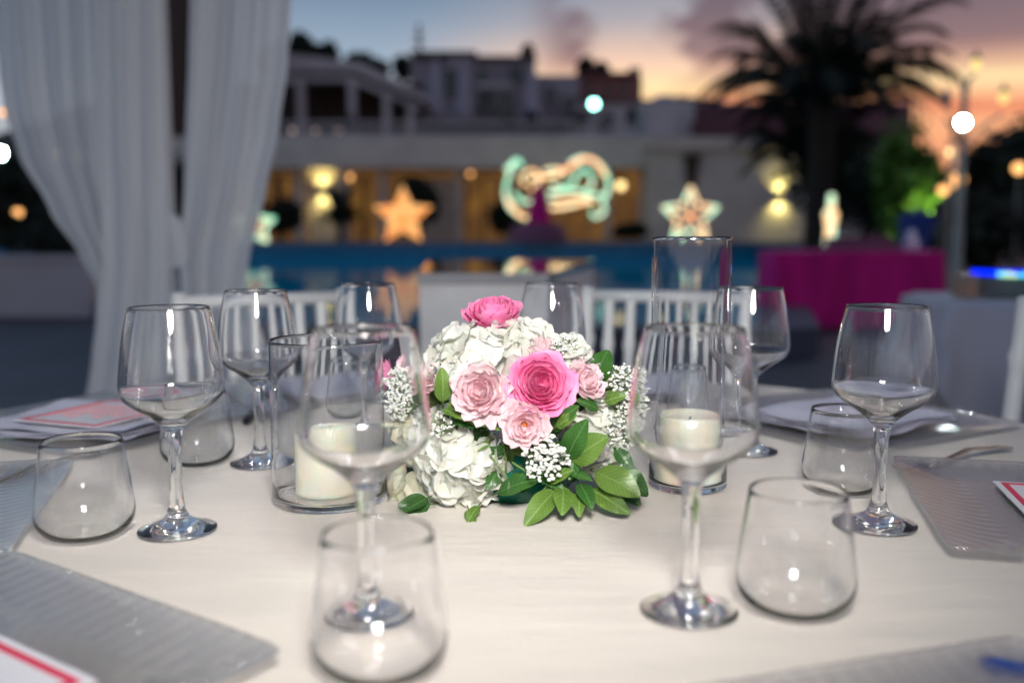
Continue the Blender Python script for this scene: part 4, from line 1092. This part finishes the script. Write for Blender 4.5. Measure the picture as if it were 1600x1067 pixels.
def zrot(n_, spin=0):
    return n_.to_track_quat('Z', 'Y').to_matrix() @ Matrix.Rotation(spin, 3, 'Z')
def petal_mesh(Rp, Hp, wid, cup, curl, ruff, seed, nu=10, nv=8, phi=0, r0=.1):
    """one rose petal: wraps around the Z axis; Rp outer radius, Hp height, cup inward top, curl outward lip"""
    rn = random.Random(seed); v = []
    for j in range(nv+1):
        s = j/nv
        for i in range(nu+1):
            a = (i/nu*2-1)
            edge = 1-.30*abs(a)**3
            S_ = s*edge
            r_ = Rp*(r0+(1-r0)*sin(min(1, S_*1.15)*pi/2)**.8)
            r_ -= cup*Rp*max(0, S_-.45)**1.3
            r_ += curl*Rp*max(0, S_-.68)**1.5*2.2
            z = Hp*S_**.85-curl*Hp*max(0, S_-.78)*1.6
            wob = ruff*noise.noise(Vector((a*2.6+seed, s*2.2, seed*.37)))*s
            wob2 = ruff*.7*sin(a*9+seed)*max(0, s-.7)
            ang = phi+a*wid*(sin(pi*min(1, .12+s*.72)))**.6
            rr_ = r_+(wob+wob2)*Rp
            v.append((rr_*cos(ang), rr_*sin(ang), z+(wob*.8+wob2*.6)*Rp))
    w = nu+1
    return MB().add(v, [(j*w+i, j*w+i+1, (j+1)*w+i+1, (j+1)*w+i) for j in range(nv) for i in range(nu)])
def rose(u, v, dia_px, mat, label, n_p=26, ruff=.12, openn=1.0, k=1.04, tilt=None, stamen=False, seed=0, flat=1.0):
    p, nn = hit(u, v, k); nn = (nn+(Vector(tilt) if tilt else Vector((0, -.25, 0)))).normalized()
    depth = p.y; r = dia_px/2*depth/F
    root = MB().lathe([(0, -r*.5), (r*.25, -r*.4), (r*.32, -.1*r), (r*.12, .2*r), (0, .25*r)], 12).build('rose' if not stamen else 'lisianthus', M[mat] if not stamen else M['stamen'], fa, True, p-FC-nn*r*.42, zrot(nn, seed), label=label)
    rn = random.Random(seed+5)
    for i in range(n_p):
        s = (i+.5)/n_p; Rp = r*(.14+.86*s**.85); Hp = r*(.92-.42*s**2)*flat
        cup = .55*(1-s)**1.2*openn+.05; curl = .05+.42*s**2
        pm_ = petal_mesh(Rp, Hp, .95+.25*(1-s)+.15*rn.random(), cup, curl, ruff*(.5+s), seed*31+i, phi=i*2.39996+rn.random()*.3, r0=.12)
        pm_.build('petal', M[mat], root, True)
    return root
rose(770, 490, 98, 'hotpink', 'hot pink rose on top of the arrangement', 30, .07, seed=1, tilt=(0, -.15, .25), k=1.12)
rose(845, 600, 108, 'hotpink', 'large hot pink rose facing forward in the middle', 34, .07, seed=2, k=1.10)
rose(752, 612, 100, 'palepink', 'pale pink ruffled bloom left of the large rose', 20, .20, seed=3, k=1.10, flat=1.15)
rose(820, 665, 82, 'palepink', 'pale pink bloom with orange centre below the large rose', 16, .16, seed=4, k=1.14, stamen=True)
rose(917, 596, 70, 'palepink', 'pale pink bloom right of the large rose', 18, .24, seed=5, k=1.04, tilt=(.2, -.1, .1))
rose(846, 545, 62, 'palepink', 'small pale pink bloom above the large rose', 16, .2, seed=6, k=1.04, tilt=(0, .1, .3))
rose(682, 578, 84, 'palepink', 'pale pink bloom at the upper left seen through glass', 18, .2, seed=7, k=1.0, tilt=(-.3, -.1, .1))
rose(606, 588, 66, 'hotpink', 'hot pink bloom at the far left seen through glass', 18, .14, seed=8, k=1.06, tilt=(-.5, 0, .1))
rose(640, 568, 50, 'palepink', 'small pale bloom at the left edge', 14, .2, seed=9, k=1.0, tilt=(-.3, 0, .3))
# hydrangea florets
def floret_mesh(seed, R_=.0195):
    rn = random.Random(seed); b = MB()
    for k in range(4):
        a0 = k*pi/2+rn.gauss(0, .12); n1, n2 = 6, 6; v = []; lift = rn.uniform(.02, .26); sz = R_*(.85+.3*rn.random())
        for j in range(n1+1):
            s = j/n1
            for i in range(n2+1):
                a = i/n2*2-1
                wd = .62*sz*sin(pi*min(1, .10+s*.80))**.6
                x = sz*(s*(1-.12*a*a*s)); y = a*wd
                z = lift*sz*s*s+.12*sz*a*a*s+.05*sz*noise.noise(Vector((x*260+seed, y*260, k)))+ (.0004 if k % 2 else 0)
                z += .035*sz*sin(a*7+seed)*s*s
                v.append((x*cos(a0)-y*sin(a0), x*sin(a0)+y*cos(a0), z))
        w = n2+1; b.add(v, [(j*w+i, j*w+i+1, (j+1)*w+i+1, (j+1)*w+i) for j in range(n1) for i in range(n2)])
    b.lathe([(0, -.006), (.0009, -.004), (.0017, .0004), (.001, .0018), (0, .0022)], 8)
    return b.mesh('floret', True)
FM = {m_: [floret_mesh(k+60) for k in range(6)] for m_ in ('whitepetal', 'creampetal')}
for m_, l_ in FM.items():
    for q in l_: q.materials.append(M[m_])
def hydrangea(u, v, rx, rz_, n, label, mat='whitepetal', k=.98, seed=0, size=1.0, push=0):
    p, nn = hit(u, v, k); c_ = p-nn*min(rx, rz_)*p.y/F*.7+nn*push; s = p.y/F; a_, b_ = rx*s, rz_*s
    root = MB().lathe([(0, -.7*a_), (.5*a_, -.45*a_), (.62*a_, 0), (.5*a_, .45*a_), (0, .6*a_)], 12).build('hydrangea', M[mat], fa, True, c_-FC, label=label)
    rn = random.Random(seed); pts = []
    for i in range(int(n*1.9)):
        y_ = 1-2*(i+.5)/(n*1.9); th = i*2.39996
        d = Vector((sqrt(1-y_*y_)*cos(th), sqrt(1-y_*y_)*sin(th), y_))
        if d.dot(nn) < -.15: continue
        pts.append(d)
    for i, d in enumerate(pts):
        d = (d+Vector((rn.gauss(0, .1), rn.gauss(0, .1), rn.gauss(0, .1)))).normalized()
        q = Vector((d.x*a_, d.y*a_*.85, d.z*b_))*(.88+.20*rn.random())
        dd = (d+Vector((rn.gauss(0, .15), rn.gauss(0, .15), rn.gauss(0, .15)))).normalized()
        o = obj('floret', FM[mat][rn.randrange(6)], None, root, q, zrot(dd, rn.random()*6)); sc = size*(.8+.4*rn.random()); o.scale = (sc, sc, sc)
hydrangea(752, 545, 82, 56, 40, 'large white hydrangea head at the top', seed=1, k=1.02)
hydrangea(815, 530, 42, 34, 16, 'white hydrangea behind the top rose at right', seed=2)
hydrangea(884, 552, 34, 30, 14, 'small white hydrangea at the upper right', seed=3, size=.8)
hydrangea(712, 735, 66, 68, 44, 'white hydrangea head at the lower left', seed=4, k=1.0, size=1.12, push=.006)
hydrangea(664, 772, 50, 46, 26, 'creamy hydrangea florets at the bottom left', 'creampetal', seed=5, k=1.0, push=.018)
hydrangea(640, 690, 40, 36, 22, 'white hydrangea at the left seen through the glass', 'creampetal', seed=6, k=1.0, size=.9)
hydrangea(945, 685, 40, 56, 30, 'white hydrangea head at the right side', seed=7, k=1.0, size=.9)
# gypsophila
def gyp(u, v, rx, rz_, n, label, seed, k=1.05, sz=.0021):
    p, nn = hit(u, v, k); rn = random.Random(seed); s = p.y/F
    bl = MB(); st = MB(); rt = (EC-p)*.45
    for i in range(n):
        a = rn.random()*2*pi; q = sqrt(rn.random()); side = nn.cross(Vector((0, 0, 1))).normalized(); up = side.cross(nn)
        c_ = side*cos(a)*q*rx*s+up*sin(a)*q*rz_*s+nn*(rn.random()-.3)*.018
        r_ = sz*(.55+.75*rn.random())
        nl, nk = 6, 4
        for w_ in range(3):
            d = Vector((rn.gauss(0, 1), rn.gauss(0, 1), rn.gauss(0, 1))).normalized()*r_*.85
            bl.lathe([(0, -r_*.7), (r_*.75, -r_*.3), (r_*.8, r_*.25), (r_*.35, r_*.6), (0, r_*.45)], 7, c=c_+d)
        st.tube([c_, c_*.6+rt*.3+Vector((rn.gauss(0, .002),)*3), rt], [.00035, .0004, .0006], 4, False)
    o = st.build('baby_breath_stems', M['stem'], fa, loc=p-FC, kind='stuff', label=label+' stems')
    bl.build('baby_breath', M['gyp'], fa, True, p-FC, kind='stuff', label=label)
gyp(636, 615, 42, 44, 330, 'dense baby breath at the left seen through glass', 1, sz=.0017)
gyp(738, 572, 26, 22, 80, 'baby breath beside the top hydrangea', 2, k=1.0, sz=.0015)
gyp(853, 712, 38, 36, 85, 'baby breath sprig below the pale bloom', 3, k=1.16, sz=.0023)
gyp(972, 612, 30, 42, 190, 'baby breath at the right', 4, k=1.08, sz=.0015)
gyp(965, 670, 30, 40, 150, 'baby breath lower right', 5, k=1.06, sz=.0015)
gyp(693, 660, 22, 20, 60, 'baby breath above the lower hydrangea', 6, k=1.0, sz=.0015)
gyp(880, 545, 28, 16, 60, 'baby breath at the upper right', 7, k=1.05, sz=.0013)
# leaves
def leaf_mesh(Ln, Wd, bend, fold, seed):
    n1, n2 = 10, 6; v = []
    for j in range(n1+1):
        s = j/n1
        for i in range(n2+1):
            a = i/n2*2-1; wd = Wd*.5*(sin(pi*(s**.85)*.97+.03)**.75)
            z = bend*Ln*sin(s*pi)*.5+fold*abs(a)*wd+.0006*sin(s*14+seed)*abs(a)
            v.append((a*wd, s*Ln, z))
    w = n2+1; f = [(j*w+i, j*w+i+1, (j+1)*w+i+1, (j+1)*w+i) for j in range(n1) for i in range(n2)]
    b = MB().add(v, f)
    b.tube([(0, -.006, -.0006), (0, Ln*.3, bend*Ln*.5*sin(.3*pi)-.0001), (0, Ln*.92, bend*Ln*.5*sin(.92*pi)-.0001)], [.0008, .0006, .0002], 5)
    return b
def leaf(b0, t0, wpx, db, dt, m_, seed, bend=.18, fold=.18, roll=0):
    """b0/t0 base and tip pixels; db/dt metres in front of the ellipsoid centre plane"""
    A = at(*b0, FC.y-db); T = at(*t0, FC.y-dt); ax_ = (T-A); Ln = ax_.length; ax_.normalize()
    view = (Vector((0, 0, EYE))-A).normalized(); nn = (view+Vector((0, 0, .55))); nn = (nn-ax_*nn.dot(ax_)).normalized()
    sd = ax_.cross(nn)
    Mx = Matrix((sd, ax_, nn)).transposed()
    if roll: Mx = Mx @ Matrix.Rotation(roll, 3, 'Y')
    leaf_mesh(Ln, wpx*A.y/F, bend, fold, seed).build('leaf', M[m_], fa, True, A-FC, Mx)
LV = [((692, 628), (690, 574), 30, .105, .11, 1), ((700, 632), (735, 632), 26, .11, .12, 1), ((693, 640), (737, 657), 26, .11, .125, 1), ((700, 650), (760, 668), 24, .10, .12, 2),
      ((715, 655), (782, 672), 22, .11, .13, 1), ((930, 600), (950, 547), 50, .07, .06, 2), ((862, 672), (905, 634), 30, .11, .13, 2), ((870, 668), (902, 648), 22, .12, .13, 1),
      ((885, 718), (918, 655), 40, .115, .13, 2), ((895, 720), (950, 682), 50, .12, .135, 1), ((945, 628), (978, 618), 22, .09, .10, 1),
      ((800, 765), (850, 738), 30, .11, .12, 2), ((778, 770), (845, 748), 34, .11, .125, 2), ((855, 752), (895, 735), 26, .12, .13, 1),
      ((868, 765), (820, 822), 38, .12, .15, 1), ((880, 760), (878, 805), 34, .12, .15, 1), ((905, 755), (925, 795), 28, .12, .15, 2), ((905, 768), (905, 808), 24, .12, .148, 1),
      ((930, 738), (1000, 775), 50, .11, .135, 1), ((925, 765), (985, 803), 34, .11, .14, 1), ((958, 730), (1012, 775), 40, .10, .11, 2), ((950, 755), (1000, 790), 40, .09, .12, 2),
      ((672, 788), (622, 790), 36, .10, .11, 2), ((668, 778), (632, 800), 24, .10, .12, 2), ((732, 795), (742, 820), 20, .12, .14, 1), ((748, 790), (730, 818), 18, .12, .14, 1),
      ((735, 700), (740, 660), 26, .09, .10, 2), ((770, 700), (750, 672), 28, .085, .10, 2), ((790, 720), (800, 690), 30, .09, .10, 1), ((800, 700), (835, 712), 26, .10, .11, 1),
      ((780, 730), (760, 765), 24, .095, .11, 2), ((840, 735), (880, 765), 26, .11, .125, 2), ((870, 735), (925, 752), 26, .11, .13, 2), ((700, 560), (705, 540), 20, .08, .08, 2),
      ((848, 528), (858, 512), 16, .02, .0, 1), ((760, 660), (730, 690), 26, .09, .10, 2), ((820, 740), (795, 768), 26, .10, .12, 2), ((935, 640), (900, 625), 22, .1, .11, 2),
      ((905, 700), (890, 750), 28, .11, .125, 2), ((960, 700), (990, 735), 24, .09, .10, 2), ((765, 690), (745, 705), 18, .1, .11, 1)]
for i, (a, b_, w_, d0, d1_, t_) in enumerate(LV):
    leaf(a, b_, w_, d0, d1_, 'leaf%d' % t_, i, bend=.12+.12*random.random(), roll=random.gauss(0, .2))
rn = random.Random(77)
for i in range(70):     # inner filler foliage
    u = rn.uniform(640, 985); v = rn.uniform(600, 790); p, nn = hit(u, v, .86)
    if rn.random() < .3: p = Vector((p.x, 2*FC.y-p.y, p.z)); nn.y = -nn.y
    a_ = Vector((rn.gauss(0, 1), rn.gauss(0, .4), rn.gauss(-.2, .8))); a_ = (a_-nn*a_.dot(nn)).normalized()
    Mx = Matrix((a_.cross(nn), a_, nn)).transposed()
    leaf_mesh(rn.uniform(.028, .045), rn.uniform(.014, .022), .2, .15, i).build('leaf', M['leaf2'], fa, True, p-FC, Mx)
for (u0, v0, u1, v1, d) in ((757, 700, 765, 672, .1), (765, 710, 800, 760, .105), (785, 690, 790, 740, .1), (830, 745, 800, 722, .11), (845, 770, 870, 735, .115)):
    MB().tube([at(u0, v0, FC.y-d)-FC, at((u0+u1)/2+3, (v0+v1)/2, FC.y-d-.004)-FC, at(u1, v1, FC.y-d)-FC], .0011, 6).build('stem', M['stem'], fa, True)
MB().lathe([(0, .0), (.052, .0), (.060, .012), (.068, .055), (.069, .062), (.064, .062), (0, .058)], 40).build('pot', M['pot'], fa, True, (0, -.028, 0))
